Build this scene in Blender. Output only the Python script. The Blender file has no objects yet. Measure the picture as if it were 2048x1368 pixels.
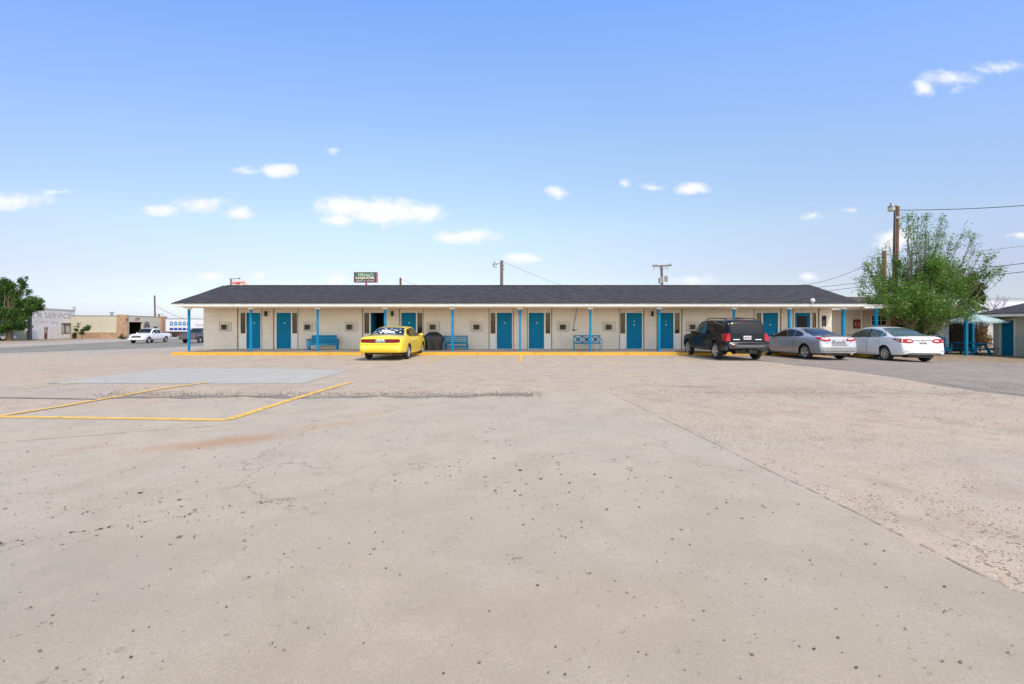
import bpy, bmesh, math, random
import numpy as np
from mathutils import Vector, Matrix
from mathutils.bvhtree import BVHTree
from mathutils import noise as mnoise

random.seed(7)
scene = bpy.context.scene
COL = scene.collection
R = math.radians

# ------------------------------------------------------------------ camera
F, CX, HY, CAMZ = 910.2, 1024.0, 653.0, 1.4      # photo focal length, centre column, horizon row (2048 px wide)
cam_d = bpy.data.cameras.new('camera')
cam_d.sensor_width = 36; cam_d.lens = 16; cam_d.shift_y = -31/2048
cam_d.clip_start = 0.05; cam_d.clip_end = 5000
cam = bpy.data.objects.new('camera', cam_d); COL.objects.link(cam)
cam.location = (0, 0, CAMZ); cam.rotation_euler = (R(90), 0, 0)
scene.camera = cam

# ------------------------------------------------------------------ sun + sky
SUN_EL, SUN_AZ = 52, 142        # azimuth measured clockwise from +Y (so 128 = behind the camera, to the right)
SUN_DIR = Vector((math.sin(R(SUN_AZ))*math.cos(R(SUN_EL)), math.cos(R(SUN_AZ))*math.cos(R(SUN_EL)), math.sin(R(SUN_EL))))
sl = bpy.data.lights.new('sun', 'SUN'); sl.energy = 2.35; sl.angle = R(1.0); sl.color = (1, 0.90, 0.77)
so = bpy.data.objects.new('sun', sl); COL.objects.link(so)
so.rotation_euler = SUN_DIR.to_track_quat('Z', 'Y').to_euler()
scene.view_settings.view_transform = 'Standard'; scene.view_settings.look = 'None'
scene.view_settings.exposure = 0.45; scene.view_settings.gamma = 1

world = bpy.data.worlds.new('World'); scene.world = world; world.use_nodes = True

class NT:
    """tiny node helper"""
    def __init__(s, tree): s.t = tree; s.n = tree.nodes; s.l = tree.links
    def new(s, typ, ins=None, **kw):
        n = s.n.new(typ)
        for k, v in kw.items(): setattr(n, k, v)
        if ins:
            for k, v in ins.items():
                if isinstance(v, bpy.types.NodeSocket): s.l.new(v, n.inputs[k])
                else: n.inputs[k].default_value = v
        return n
    def math(s, op, a, b=0.0, c=None, clamp=False):
        ins = {0: a, 1: b}
        if c is not None: ins[2] = c
        return s.new('ShaderNodeMath', ins, operation=op, use_clamp=clamp).outputs[0]
    def ramp(s, fac, stops, interp='LINEAR'):
        n = s.new('ShaderNodeValToRGB', {0: fac}); cr = n.color_ramp; cr.interpolation = interp
        while len(cr.elements) < len(stops): cr.elements.new(0.5)
        for e, (p, c) in zip(cr.elements, stops):
            e.position = p; e.color = (c[0], c[1], c[2], 1) if hasattr(c, '__len__') else (c, c, c, 1)
        return n.outputs[0]
    def mix(s, fac, a, b, blend='MIX'):
        n = s.new('ShaderNodeMix', data_type='RGBA', blend_type=blend)
        for i, v in ((0, fac), (6, a), (7, b)):
            if isinstance(v, bpy.types.NodeSocket): s.l.new(v, n.inputs[i])
            else: n.inputs[i].default_value = v if i == 0 else (v[0], v[1], v[2], 1)
        return n.outputs[2]
    def noise(s, vec, scale, detail=4, rough=0.55, dist=0.0, dims='3D'):
        n = s.new('ShaderNodeTexNoise', {'Scale': scale, 'Detail': detail, 'Roughness': rough, 'Distortion': dist}, noise_dimensions=dims)
        if vec is not None: s.l.new(vec, n.inputs['Vector'])
        return n.outputs[0]
    def voro(s, vec, scale, feat='F1', out=0, rnd=1.0):
        n = s.new('ShaderNodeTexVoronoi', {'Scale': scale, 'Randomness': rnd}, feature=feat)
        if vec is not None: s.l.new(vec, n.inputs['Vector'])
        return n.outputs[out]
    def smooth(s, v, a, b, lo=0.0, hi=1.0):
        return s.new('ShaderNodeMapRange', {0: v, 1: a, 2: b, 3: lo, 4: hi}, interpolation_type='SMOOTHSTEP').outputs[0]

# tint per elevation, applied on the Nishita sky (photo's sky is a processed, very blue one)
TINT_K = 0.27
SKY_TINT = [(p_, tuple(v_*TINT_K for v_ in c_)) for p_, c_ in [(0.0,(.74,.80,1.10)),(.03,(.98,.93,.98)),(.072,(1.25,1.04,.98)),(.133,(1.64,1.42,1.19)),(.236,(1.83,1.76,1.61)),(.321,(1.77,1.90,2.0)),(.392,(1.56,1.88,2.3)),(.50,(2.0,1.9,1.9)),(.62,(3.2,2.45,1.8)),(1.0,(3.6,2.6,1.7))]]  # upper stops whitened and brightened to add warm fill from overhead
w = NT(world.node_tree); w.n.clear()
tc = w.new('ShaderNodeTexCoord').outputs['Generated']
sky = w.new('ShaderNodeTexSky', sky_type='NISHITA', sun_disc=False, sun_elevation=R(SUN_EL), sun_rotation=R(SUN_AZ),
            altitude=1000, air_density=1.0, dust_density=1.0, ozone_density=1.0)
sep = w.new('ShaderNodeSeparateXYZ', {0: tc})
X_, Y_, Z_ = sep.outputs
horiz = w.math('SQRT', w.math('ADD', w.math('MULTIPLY', w.math('MULTIPLY', X_, X_), .45), w.math('MULTIPLY', Y_, Y_)))
el = w.math('DIVIDE', w.math('ARCTAN2', Z_, horiz), math.pi/2, clamp=True)
tint = w.ramp(el, SKY_TINT)
# away from the sun's side the photo's sky stays darker; the unseen half behind the camera, round the sun, is brightened for added fill
tint = w.mix(w.smooth(Y_, .05, -.45), tint, (.75, .62, .50))
sidek = w.math('SUBTRACT', 1.0, w.math('MULTIPLY', w.math('MULTIPLY', X_, X_), w.smooth(Y_, -.1, .2, 0, .45)))
tint = w.mix(1.0, tint, w.new('ShaderNodeCombineColor', {0: sidek, 1: sidek, 2: w.math('ADD', .45, w.math('MULTIPLY', sidek, .55))}).outputs[0], 'MULTIPLY')
skyc = w.new('ShaderNodeVectorMath', {0: w.mix(1.0, sky.outputs[0], tint, 'MULTIPLY'), 3: 1/TINT_K}, operation='SCALE').outputs[0]
# clouds: patches of noise round chosen directions of the sky
ys = w.math('MAXIMUM', Y_, 0.02)
u = w.math('DIVIDE', X_, ys); v = w.math('DIVIDE', Z_, ys)
uv = w.new('ShaderNodeCombineXYZ', {0: u, 1: v, 2: 0.0}).outputs[0]
wob = w.noise(uv, 9, 3, 0.5)
n1 = w.noise(w.new('ShaderNodeVectorMath', {0: uv, 1: (1, 1.7, 1)}, operation='MULTIPLY').outputs[0], 11, 9, 0.66, .35)
n1 = w.new('ShaderNodeMapRange', {0: n1, 1: 0.25, 2: 0.75, 3: -0.5, 4: 0.5}).outputs[0]
def cl(px, py, rx, ry, k=1.0): return ((px-CX)/F, (HY-py)/F, rx/F, ry/F, k)
CLOUDS = [cl(700,412,84,30,1.15), cl(770,425,125,34,1.2), cl(840,425,76,24,1.1), cl(680,440,50,16), cl(400,410,62,24,.95), cl(330,420,60,13,.7), cl(478,424,38,15,.8),
          cl(555,340,42,18,.95), cl(495,345,34,12,.55), cl(935,474,75,18,.95), cl(1045,517,52,14,.9), cl(30,400,85,22,.85), cl(-40,395,60,26,.9), cl(110,384,45,6,.35),
          cl(668,302,20,14,.6), cl(1115,386,30,16,.7), cl(1382,377,38,16,.9), cl(1300,376,30,12,.65), cl(1252,368,14,12,.6), cl(1895,158,62,24,.75), cl(1845,180,30,24,.85), cl(1915,178,34,14,.6),
          cl(2000,132,60,12,.3), cl(1640,432,44,10,.4), cl(1790,480,46,30,.9), cl(2040,470,30,10,.8), cl(420,552,42,13,.7), cl(375,552,24,9,.5),
          cl(516,551,22,11,.65), cl(672,560,30,14,.75), cl(1620,556,30,11,.8), cl(1385,560,60,16,.6), cl(1240,572,30,8,.5), cl(1700,420,30,6,.3)]
acc = None
for (cu, cv, ru, rv, k) in CLOUDS:
    du = w.math('DIVIDE', w.math('SUBTRACT', u, cu), ru); dv = w.math('DIVIDE', w.math('SUBTRACT', v, cv), rv)
    d2 = w.math('ADD', w.math('MULTIPLY', du, du), w.math('MULTIPLY', dv, dv))
    m = w.math('MULTIPLY', w.math('SUBTRACT', 1.0, w.math('SQRT', d2)), k)
    m = w.math('MAXIMUM', m, -1.0)
    acc = m if acc is None else w.math('MAXIMUM', acc, m)
dens = w.math('ADD', acc, w.math('MULTIPLY', n1, 1.25))
mask = w.math('MULTIPLY', w.smooth(dens, -0.05, 0.85), w.math('GREATER_THAN', Y_, 0.05))
mask = w.math('MULTIPLY', mask, w.smooth(acc, -0.25, 0.1))
# thin veil low over the horizon
CLOUD_COL = (6.0, 6.1, 6.25)
allc = w.mix(mask, skyc, CLOUD_COL)
SKY_STRENGTH = 0.12
bg = w.new('ShaderNodeBackground', {0: allc, 1: SKY_STRENGTH})
w.l.new(bg.outputs[0], w.new('ShaderNodeOutputWorld').inputs[0])

# ------------------------------------------------------------------ terrain
ND = (-0.975, -0.22)            # normal of the street on the left
def wdist(x, y): return ND[0]*x + ND[1]*y
def lerp_tab(v, tab):
    if v <= tab[0][0]: return tab[0][1]
    for (a, za), (b, zb) in zip(tab, tab[1:]):
        if v <= b: return za + (zb-za)*(v-a)/(b-a)
    return tab[-1][1]
def gz(x, y):
    return lerp_tab(wdist(x, y), [(12, 0), (24, -.70), (45, -.92)]) + lerp_tab(x, [(14, 0), (28, -.35)])
CREASES = [(Vector((ND[0], ND[1], 0))*k/(ND[0]**2+ND[1]**2), Vector((ND[0], ND[1], 0))) for k in (12, 24, 45)] + \
          [(Vector((k, 0, 0)), Vector((1, 0, 0))) for k in (14, 28)]
def G(px, py):
    """ground point seen at photo pixel px,py"""
    z = 0
    for _ in range(60):
        Y = F*(CAMZ-z)/(py-HY); X = (px-CX)/F*Y
        z = 0.5*z + 0.5*gz(X, Y)
    return (X, Y)
def PX(px, Y): return (px-CX)/F*Y
def PZ(py, Y): return CAMZ + (HY-py)/F*Y

# ------------------------------------------------------------------ object helpers
def link(o, parent=None):
    COL.objects.link(o)
    if parent is not None: o.parent = parent
    return o
def tag(o, label=None, cat=None, group=None, kind=None):
    if label: o['label'] = label
    if cat: o['category'] = cat
    if group: o['group'] = group
    if kind: o['kind'] = kind
    return o
def empty(name, loc, rz=0.0, label=None, cat=None, group=None):
    o = bpy.data.objects.new(name, None); link(o); o.location = loc; o.rotation_euler = (0, 0, rz)
    o.empty_display_size = 0.2
    return tag(o, label, cat, group)
def copy_tree(o, parent=None):
    c = o.copy(); COL.objects.link(c); c.parent = parent
    for ch in list(o.children): copy_tree(ch, c)
    return c

class MB:
    def __init__(s): s.v = []; s.f = []; s.m = []; s.sm = []
    def add(s, vs, fs, mi=0, smooth=False):
        b = len(s.v); s.v += [tuple(p) for p in vs]
        for f in fs: s.f.append(tuple(b+i for i in f)); s.m.append(mi); s.sm.append(smooth)
        return s
    def box(s, x0, x1, y0, y1, z0, z1, mi=0, rot=None, c=None):
        vs = [(x0,y0,z0),(x1,y0,z0),(x1,y1,z0),(x0,y1,z0),(x0,y0,z1),(x1,y0,z1),(x1,y1,z1),(x0,y1,z1)]
        if rot is not None: vs = [tuple(rot @ Vector(p)) for p in vs]
        if c is not None: vs = [(p[0]+c[0], p[1]+c[1], p[2]+c[2]) for p in vs]
        return s.add(vs, [(0,3,2,1),(4,5,6,7),(0,1,5,4),(1,2,6,5),(2,3,7,6),(3,0,4,7)], mi)
    def bar(s, a, b, w, h=None, mi=0, up=(0,0,1)):
        """rectangular bar from a to b"""
        a = Vector(a); b = Vector(b); h = h or w
        d = (b-a).normalized(); up = Vector(up)
        if abs(d.dot(up)) > .98: up = Vector((0,1,0))
        sx = d.cross(up).normalized(); sy = sx.cross(d).normalized()
        vs = [p + sx*i*w/2 + sy*j*h/2 for p in (a, b) for i, j in ((-1,-1),(1,-1),(1,1),(-1,1))]
        return s.add(vs, [(3,2,1,0),(4,5,6,7),(0,1,5,4),(1,2,6,5),(2,3,7,6),(3,0,4,7)], mi)
    def tube(s, pts, rad, n=8, mi=0, caps=True):
        pts = [Vector(p) for p in pts]; rads = rad if hasattr(rad, '__len__') else [rad]*len(pts)
        rings = []; prev = None
        for i, p in enumerate(pts):
            d = (pts[min(i+1, len(pts)-1)] - pts[max(i-1, 0)])
            d = d.normalized() if d.length > 1e-9 else Vector((0,0,1))
            if prev is None:
                up = Vector((0,0,1)) if abs(d.z) < .9 else Vector((1,0,0)); sx = d.cross(up).normalized()
            else: sx = (prev - d*prev.dot(d)); sx = sx.normalized() if sx.length > 1e-6 else d.orthogonal().normalized()
            prev = sx; sy = d.cross(sx)
            rings.append([p + (sx*math.cos(2*math.pi*k/n) + sy*math.sin(2*math.pi*k/n))*rads[i] for k in range(n)])
        vs = [q for r in rings for q in r]; fs = []
        for i in range(len(rings)-1):
            for k in range(n): fs.append((i*n+k, i*n+(k+1)%n, (i+1)*n+(k+1)%n, (i+1)*n+k))
        s.add(vs, fs, mi, True)
        if caps:
            s.add(rings[0], [tuple(reversed(range(n)))], mi); s.add(rings[-1], [tuple(range(n))], mi)
        return s
    def lathe(s, prof, n=24, axis='z', c=(0,0,0), mi=0, caps=True, smooth=True):
        """prof: list of (r, h)"""
        def P(r, h, a):
            x, y = r*math.cos(a), r*math.sin(a)
            q = (x, y, h) if axis == 'z' else ((h, x, y) if axis == 'x' else (x, h, y))
            return (q[0]+c[0], q[1]+c[1], q[2]+c[2])
        vs = [P(r, h, 2*math.pi*k/n) for r, h in prof for k in range(n)]; fs = []
        for i in range(len(prof)-1):
            for k in range(n): fs.append((i*n+k, i*n+(k+1)%n, (i+1)*n+(k+1)%n, (i+1)*n+k))
        s.add(vs, fs, mi, smooth)
        if caps:
            if prof[0][0] > 1e-4: s.add(vs[:n], [tuple(reversed(range(n)))], mi)
            if prof[-1][0] > 1e-4: s.add(vs[-n:], [tuple(range(n))], mi)
        return s
    def prism(s, poly, y0, y1, mi=0, plane='xz'):
        """extrude a polygon given in a plane along the third axis"""
        def q(a, b, h): return (a, h, b) if plane == 'xz' else ((a, b, h) if plane == 'xy' else (h, a, b))
        n = len(poly)
        vs = [q(a, b, y0) for a, b in poly] + [q(a, b, y1) for a, b in poly]
        return s.add(vs, [tuple(range(n)), tuple(reversed(range(n, 2*n)))] + [(i, i+n, (i+1)%n+n, (i+1)%n) for i in range(n)], mi)
    def build(s, name, mats, parent=None, recalc=True, bevel=0):
        me = bpy.data.meshes.new(name); me.from_pydata(s.v, [], s.f)
        for m in (mats if isinstance(mats, (list, tuple)) else [mats]): me.materials.append(m)
        me.polygons.foreach_set('material_index', s.m); me.polygons.foreach_set('use_smooth', s.sm)
        if recalc:
            bm = bmesh.new(); bm.from_mesh(me); bmesh.ops.recalc_face_normals(bm, faces=bm.faces)
            if bevel: 
                es = [e for e in bm.edges if len(e.link_faces) == 2 and e.calc_face_angle(0) > 1.0]
                bmesh.ops.bevel(bm, geom=es, offset=bevel, segments=2, affect='EDGES', profile=0.5, clamp_overlap=True)
            bm.to_mesh(me); bm.free()
        me.update()
        o = bpy.data.objects.new(name, me); link(o, parent); return o

def text_mesh(txt, size=1.0, extrude=0.01, bold=0.0, shear=0.0, spacing=1.0):
    c = bpy.data.curves.new('lettering', 'FONT'); c.body = txt; c.size = size; c.extrude = extrude; c.offset = bold
    c.shear = shear; c.align_x = 'CENTER'; c.align_y = 'CENTER'; c.space_character = spacing; c.resolution_u = 2
    o = bpy.data.objects.new('lettering', c); COL.objects.link(o)
    bpy.context.view_layer.update()
    me = bpy.data.meshes.new_from_object(o.evaluated_get(bpy.context.evaluated_depsgraph_get()))
    bpy.data.objects.remove(o); bpy.data.curves.remove(c)
    return me
def text_obj(name, txt, mat, loc, size, parent=None, rot=(R(90), 0, 0), width=None, **kw):
    me = text_mesh(txt, size, **kw); me.materials.clear(); me.materials.append(mat)
    if width:
        xs = [v.co.x for v in me.vertices]; k = width/(max(xs)-min(xs))
        for v in me.vertices: v.co.x *= k
    o = bpy.data.objects.new(name, me); link(o, parent); o.location = loc; o.rotation_euler = rot
    return o

def sheet(name, poly, off, mat, kind='structure', parent=None, label=None, cat=None):
    bm = bmesh.new(); f = bm.faces.new([bm.verts.new((x, y, 0)) for x, y in poly])
    f.normal_update()
    if f.normal.z < 0: f.normal_flip()
    bmesh.ops.triangulate(bm, faces=bm.faces[:])
    for co, no in CREASES:
        bmesh.ops.bisect_plane(bm, geom=bm.verts[:]+bm.edges[:]+bm.faces[:], dist=1e-5, plane_co=co, plane_no=no)
    for v in bm.verts: v.co.z = gz(v.co.x, v.co.y) + off
    me = bpy.data.meshes.new(name); bm.to_mesh(me); bm.free(); me.materials.append(mat)
    o = bpy.data.objects.new(name, me); link(o, parent)
    tag(o, label, cat, None, kind); return o
def rough(poly, amp, step, closed=True, seed=0.0):
    out = []; n = len(poly)
    for i in range(n if closed else n-1):
        a = Vector(poly[i]); b = Vector(poly[(i+1) % n]); L = (b-a).length; k = max(1, int(L/step))
        nn = Vector((-(b-a).y, (b-a).x)).normalized()
        for j in range(k):
            p = a + (b-a)*j/k
            q = 0 if j == 0 else amp*(mnoise.noise(Vector((p.x*1.3/step*.5, p.y*1.3/step*.5, seed)))*1.6 + mnoise.noise(Vector((p.x*3/step, p.y*3/step, seed+5)))*.6)
            out.append((p.x+nn.x*q, p.y+nn.y*q))
    if not closed: out.append(tuple(poly[-1]))
    return out
def strip(pts, w0, w1=None):
    """polygon of a band along pts"""
    pts = [Vector(p) for p in pts]; w1 = w1 or w0; L = []; Rr = []
    for i, p in enumerate(pts):
        d = (pts[min(i+1, len(pts)-1)]-pts[max(0, i-1)]).normalized(); n = Vector((-d.y, d.x)); ww = (w0 + (w1-w0)*i/max(1, len(pts)-1))/2
        L.append(p+n*ww); Rr.append(p-n*ww)
    return [tuple(p) for p in L + Rr[::-1]]
# ------------------------------------------------------------------ materials
MATS = {}
def mat(name, col=(.5,.5,.5), rough=.6, metal=0.0, coat=0.0, var=0.0, vscale=3.0, bump=0.0, bscale=40.0, dirt=0.0, spec=0.5, emit=None):
    if name in MATS: return MATS[name]
    m = bpy.data.materials.new(name); m.use_nodes = True; t = NT(m.node_tree); t.n.clear()
    co = t.new('ShaderNodeTexCoord').outputs['Object']
    c = (col[0], col[1], col[2], 1)
    b = t.new('ShaderNodeBsdfPrincipled', {'Base Color': c, 'Roughness': rough, 'Metallic': metal, 'Coat Weight': coat, 'Specular IOR Level': spec, 'Coat Roughness': .03})
    if var or dirt:
        n = t.noise(co, vscale, 5, .6)
        k = t.ramp(n, [(0.3, 1-var), (0.7, 1+var*.4)])
        cc = t.mix(1.0, c, k, 'MULTIPLY')
        if dirt:
            n2 = t.noise(co, vscale*2.3, 6, .65); dm = t.smooth(n2, .5, .75, 0, dirt)
            cc = t.mix(dm, cc, (.16, .13, .10))
        t.l.new(cc, b.inputs['Base Color'])
        t.l.new(t.math('ADD', rough, t.math('MULTIPLY', t.math('SUBTRACT', n, .5), .25), clamp=True), b.inputs['Roughness'])
    if bump:
        bn = t.new('ShaderNodeBump', {'Strength': bump, 'Distance': .01, 'Height': t.noise(co, bscale, 4, .6)})
        t.l.new(bn.outputs[0], b.inputs['Normal'])
    if emit: b.inputs['Emission Color'].default_value = (*emit[:3], 1); b.inputs['Emission Strength'].default_value = emit[3]
    t.l.new(b.outputs[0], t.new('ShaderNodeOutputMaterial').inputs[0])
    MATS[name] = m; return m

def start(name):
    m = bpy.data.materials.new(name); m.use_nodes = True; t = NT(m.node_tree); t.n.clear(); MATS[name] = m
    co = t.new('ShaderNodeTexCoord').outputs['Object']; return m, t, co
def finish(t, col, rough, height=None, strength=.5, dist=.01, **kw):
    ins = {'Base Color': col, 'Roughness': rough}; ins.update(kw)
    b = t.new('ShaderNodeBsdfPrincipled', ins)
    if height is not None:
        bn = t.new('ShaderNodeBump', {'Strength': strength, 'Distance': dist, 'Height': height}); t.l.new(bn.outputs[0], b.inputs['Normal'])
    t.l.new(b.outputs[0], t.new('ShaderNodeOutputMaterial').inputs[0]); return b

def blob(t, co, x, y, rx, ry, ang=0.0, soft=.9):
    """0..1 mask of a stain or painted falloff centred at x,y"""
    mp = t.new('ShaderNodeMapping', {'Vector': co, 'Location': (x, y, 0), 'Rotation': (0, 0, ang), 'Scale': (rx, ry, 1)}, vector_type='TEXTURE').outputs[0]
    mp = t.new('ShaderNodeVectorMath', {0: mp, 1: (1, 1, 0)}, operation='MULTIPLY').outputs[0]
    d = t.new('ShaderNodeVectorMath', {0: mp}, operation='LENGTH').outputs['Value']
    return t.smooth(d, 1-soft, 1.0, 1, 0)

def ground_mat(name, c1, c2, c3, agg=0.3, aggcol=(.25,.18,.13), pits=0.5, pitcol=(.07,.05,.04), bump=.5, stains_and_falloff=(), tint=(.42,.41,.40), tintk=.25, fine=.5, crack=.6):
    GKc = (.920, .885, .800); stains_and_falloff = [q[:5]+(tuple(a*b for a, b in zip(q[5], GKc)), q[6]) for q in stains_and_falloff]
    c1, c2, c3, aggcol, tint = [tuple(a*b for a, b in zip(q, GKc)) for q in (c1, c2, c3, aggcol, tint)]
    m, t, co = start(name)
    big = t.noise(co, .22, 5, .6); mid = t.noise(co, 1.7, 6, .65, .4); fin = t.noise(co, 80, 4, .75); fin2 = t.noise(co, 190, 3, .8)
    col = t.mix(t.smooth(big, .35, .65), c1, c2)
    col = t.mix(t.smooth(mid, .40, .72, 0, .75), col, c3)
    cool = t.noise(co, .55, 3, .5, .6)
    col = t.mix(t.smooth(cool, .45, .7, 0, tintk), col, tint)
    g = t.math('ADD', t.math('MULTIPLY', t.math('SUBTRACT', fin, .5), fine*2.6), t.math('MULTIPLY', t.math('SUBTRACT', fin2, .5), fine*5.0))
    gg = t.math('ADD', 1.0, g)
    col = t.mix(1.0, col, t.new('ShaderNodeCombineColor', {0: gg, 1: gg, 2: gg}).outputs[0], 'MULTIPLY')
    h = t.math('ADD', t.math('MULTIPLY', fin, .5), t.math('MULTIPLY', mid, .3))
    # exposed aggregate: little stones, darker and lighter, where the surface is worn
    wear = t.smooth(t.noise(co, .8, 5, .7, .5), .60-agg*.42, .82-agg*.42)
    vd = t.new('ShaderNodeTexVoronoi', {'Vector': co, 'Scale': 48.0}, feature='F1')
    stone = t.smooth(vd.outputs['Distance'], .30, .42, 1, 0)
    rnd = t.new('ShaderNodeSeparateColor', {0: vd.outputs['Color']}).outputs
    sc = t.ramp(rnd[0], [(0, tuple(x*.40 for x in aggcol)), (.35, aggcol), (.7, tuple(min(1, x*2.1) for x in aggcol)), (1, (.66,.60,.53))])
    sel = t.math('MULTIPLY', t.math('GREATER_THAN', rnd[1], 1-agg), t.math('MULTIPLY', stone, wear))
    col = t.mix(sel, col, sc)
    h = t.math('ADD', h, t.math('MULTIPLY', sel, .8))
    vb = t.new('ShaderNodeTexVoronoi', {'Vector': co, 'Scale': 19.0}, feature='F1')
    rb = t.new('ShaderNodeSeparateColor', {0: vb.outputs['Color']}).outputs
    selb = t.math('MULTIPLY', t.math('MULTIPLY', t.math('GREATER_THAN', rb[0], 1-agg*.28), wear), t.smooth(vb.outputs['Distance'], .16, .3, 1, 0))
    col = t.mix(t.math('MULTIPLY', selb, .8), col, tuple(x*.5 for x in aggcol))
    # pits and pop-outs
    if pits:
        dco = t.new('ShaderNodeVectorMath', {0: co, 1: t.new('ShaderNodeVectorMath', {0: t.new('ShaderNodeTexNoise', {'Vector': co, 'Scale': 22.0, 'Detail': 2.0}).outputs[1], 3: .035}, operation='SCALE').outputs[0]}, operation='ADD').outputs[0]
        tot = None
        clus = t.smooth(t.noise(co, .45, 3, .6), .38, .62, .35, 1.0)
        for sc_, th, size in ((5.5, .50, .105), (2.6, .74, .075), (11.0, .55, .15), (27.0, .62, .20)):
            vp = t.new('ShaderNodeTexVoronoi', {'Vector': dco, 'Scale': sc_}, feature='F1')
            rr = t.new('ShaderNodeSeparateColor', {0: vp.outputs['Color']}).outputs
            on = t.math('GREATER_THAN', t.math('MULTIPLY', rr[0], clus), th)
            rad = t.math('MULTIPLY', t.math('ADD', .35, rr[1]), size)
            edge = t.math('SUBTRACT', rad, vp.outputs['Distance'])
            ins = t.math('MULTIPLY', on, t.smooth(edge, 0, size*.22))
            ring = t.math('MULTIPLY', on, t.math('MULTIPLY', t.smooth(edge, 0, size*.18), t.smooth(edge, size*.25, size*.7, 1, .35)))
            k = t.math('MULTIPLY', ring, t.math('ADD', .35, t.math('MULTIPLY', rr[2], .65)))
            tot = k if tot is None else t.math('MAXIMUM', tot, k)
            h = t.math('SUBTRACT', h, t.math('MULTIPLY', ins, 1.6))
        col = t.mix(t.math('MULTIPLY', tot, pits, clamp=True), col, pitcol)
    # hairline cracks and faint darker drips
    cd = t.new('ShaderNodeVectorMath', {0: co, 1: t.new('ShaderNodeVectorMath', {0: t.new('ShaderNodeTexNoise', {'Vector': co, 'Scale': 1.6, 'Detail': 5.0, 'Roughness': .65}).outputs[1], 3: .9}, operation='SCALE').outputs[0]}, operation='ADD').outputs[0]
    ve = t.voro(cd, .33, 'DISTANCE_TO_EDGE', 0)
    ck = t.math('MULTIPLY', t.smooth(ve, .0012, .0035, 1, 0), t.smooth(t.noise(co, .6, 4, .6), .46, .60))
    col = t.mix(t.math('MULTIPLY', ck, crack), col, (.10,.08,.06)); h = t.math('SUBTRACT', h, ck)
    dr = t.voro(cd, 1.1, 'F1', 0); drk = t.math('MULTIPLY', t.smooth(dr, .05, .16, 1, 0), t.math('GREATER_THAN', t.noise(co, .9, 2), .56))
    col = t.mix(t.math('MULTIPLY', drk, crack*.45), col, tuple(x*.5 for x in c3))
    # short scratches and hairlines
    ws = t.noise(t.new('ShaderNodeMapping', {'Vector': co, 'Rotation': (0,0,.5), 'Scale': (.5, 3.2, 1)}).outputs[0], 3.0, 6, .75, 1.2)
    col = t.mix(t.smooth(ws, .66, .80, 0, .35), col, tuple(x*.72 for x in c3))
    for (x, y, rx, ry, ang, c, k) in stains_and_falloff:
        bm_ = blob(t, co, x, y, rx, ry, ang)
        bm_ = t.math('MULTIPLY', bm_, t.smooth(t.noise(co, 2.2, 5, .65), .25, .6, .3, 1))
        col = t.mix(t.math('MULTIPLY', bm_, k), col, c)
    finish(t, col, t.math('ADD', .8, t.math('MULTIPLY', fin, .15)), h, bump, .006)
    return m

def paint_mat(name, col, wear=.45, under=None):
    """road paint with worn holes showing the ground"""
    m, t, co = start(name)
    n = t.noise(co, 9, 6, .75); n2 = t.noise(co, 55, 3, .7)
    c = t.mix(t.smooth(n, .4, .7, 0, .45), col, tuple(x*.72+.06 for x in col))
    b = t.new('ShaderNodeBsdfPrincipled', {'Base Color': c, 'Roughness': .75})
    a = t.math('MULTIPLY', t.smooth(n, wear-.08, wear+.03), t.smooth(n2, .30, .40))
    mx = t.new('ShaderNodeMixShader', {0: a, 1: t.new('ShaderNodeBsdfTransparent').outputs[0], 2: b.outputs[0]})
    t.l.new(mx.outputs[0], t.new('ShaderNodeOutputMaterial').inputs[0]); return m

def brick_mat(name, c1, c2, mortar, bw=.20, rh=.085, msize=.008, bump=.5, var=.12, dirt=(.35,.30,.24), dirtk=.35):
    m, t, co = start(name)
    s = t.new('ShaderNodeSeparateXYZ', {0: co}).outputs
    uvv = t.new('ShaderNodeCombineXYZ', {0: t.math('ADD', s[0], s[1]), 1: s[2], 2: 0.0}).outputs[0]
    br = t.new('ShaderNodeTexBrick', {'Vector': uvv, 'Color1': (*c1, 1), 'Color2': (*c2, 1), 'Mortar': (*mortar, 1), 'Scale': 1.0, 'Mortar Size': msize,
                                     'Mortar Smooth': .3, 'Brick Width': bw, 'Row Height': rh})
    n = t.noise(co, 1.3, 6, .65); k = t.ramp(n, [(.3, 1-var), (.7, 1.0)])
    col = t.mix(1.0, br.outputs[0], k, 'MULTIPLY')
    st = t.noise(t.new('ShaderNodeMapping', {'Vector': uvv, 'Scale': (3.5, .35, 1)}).outputs[0], 2.0, 5, .7)
    col = t.mix(t.smooth(st, .52, .78, 0, dirtk), col, dirt)
    h = t.math('ADD', t.math('MULTIPLY', t.math('SUBTRACT', 1.0, br.outputs[1]), 1.0), t.math('MULTIPLY', t.noise(co, 60, 3), .4))
    finish(t, col, .75, h, bump, .008); return m

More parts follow.
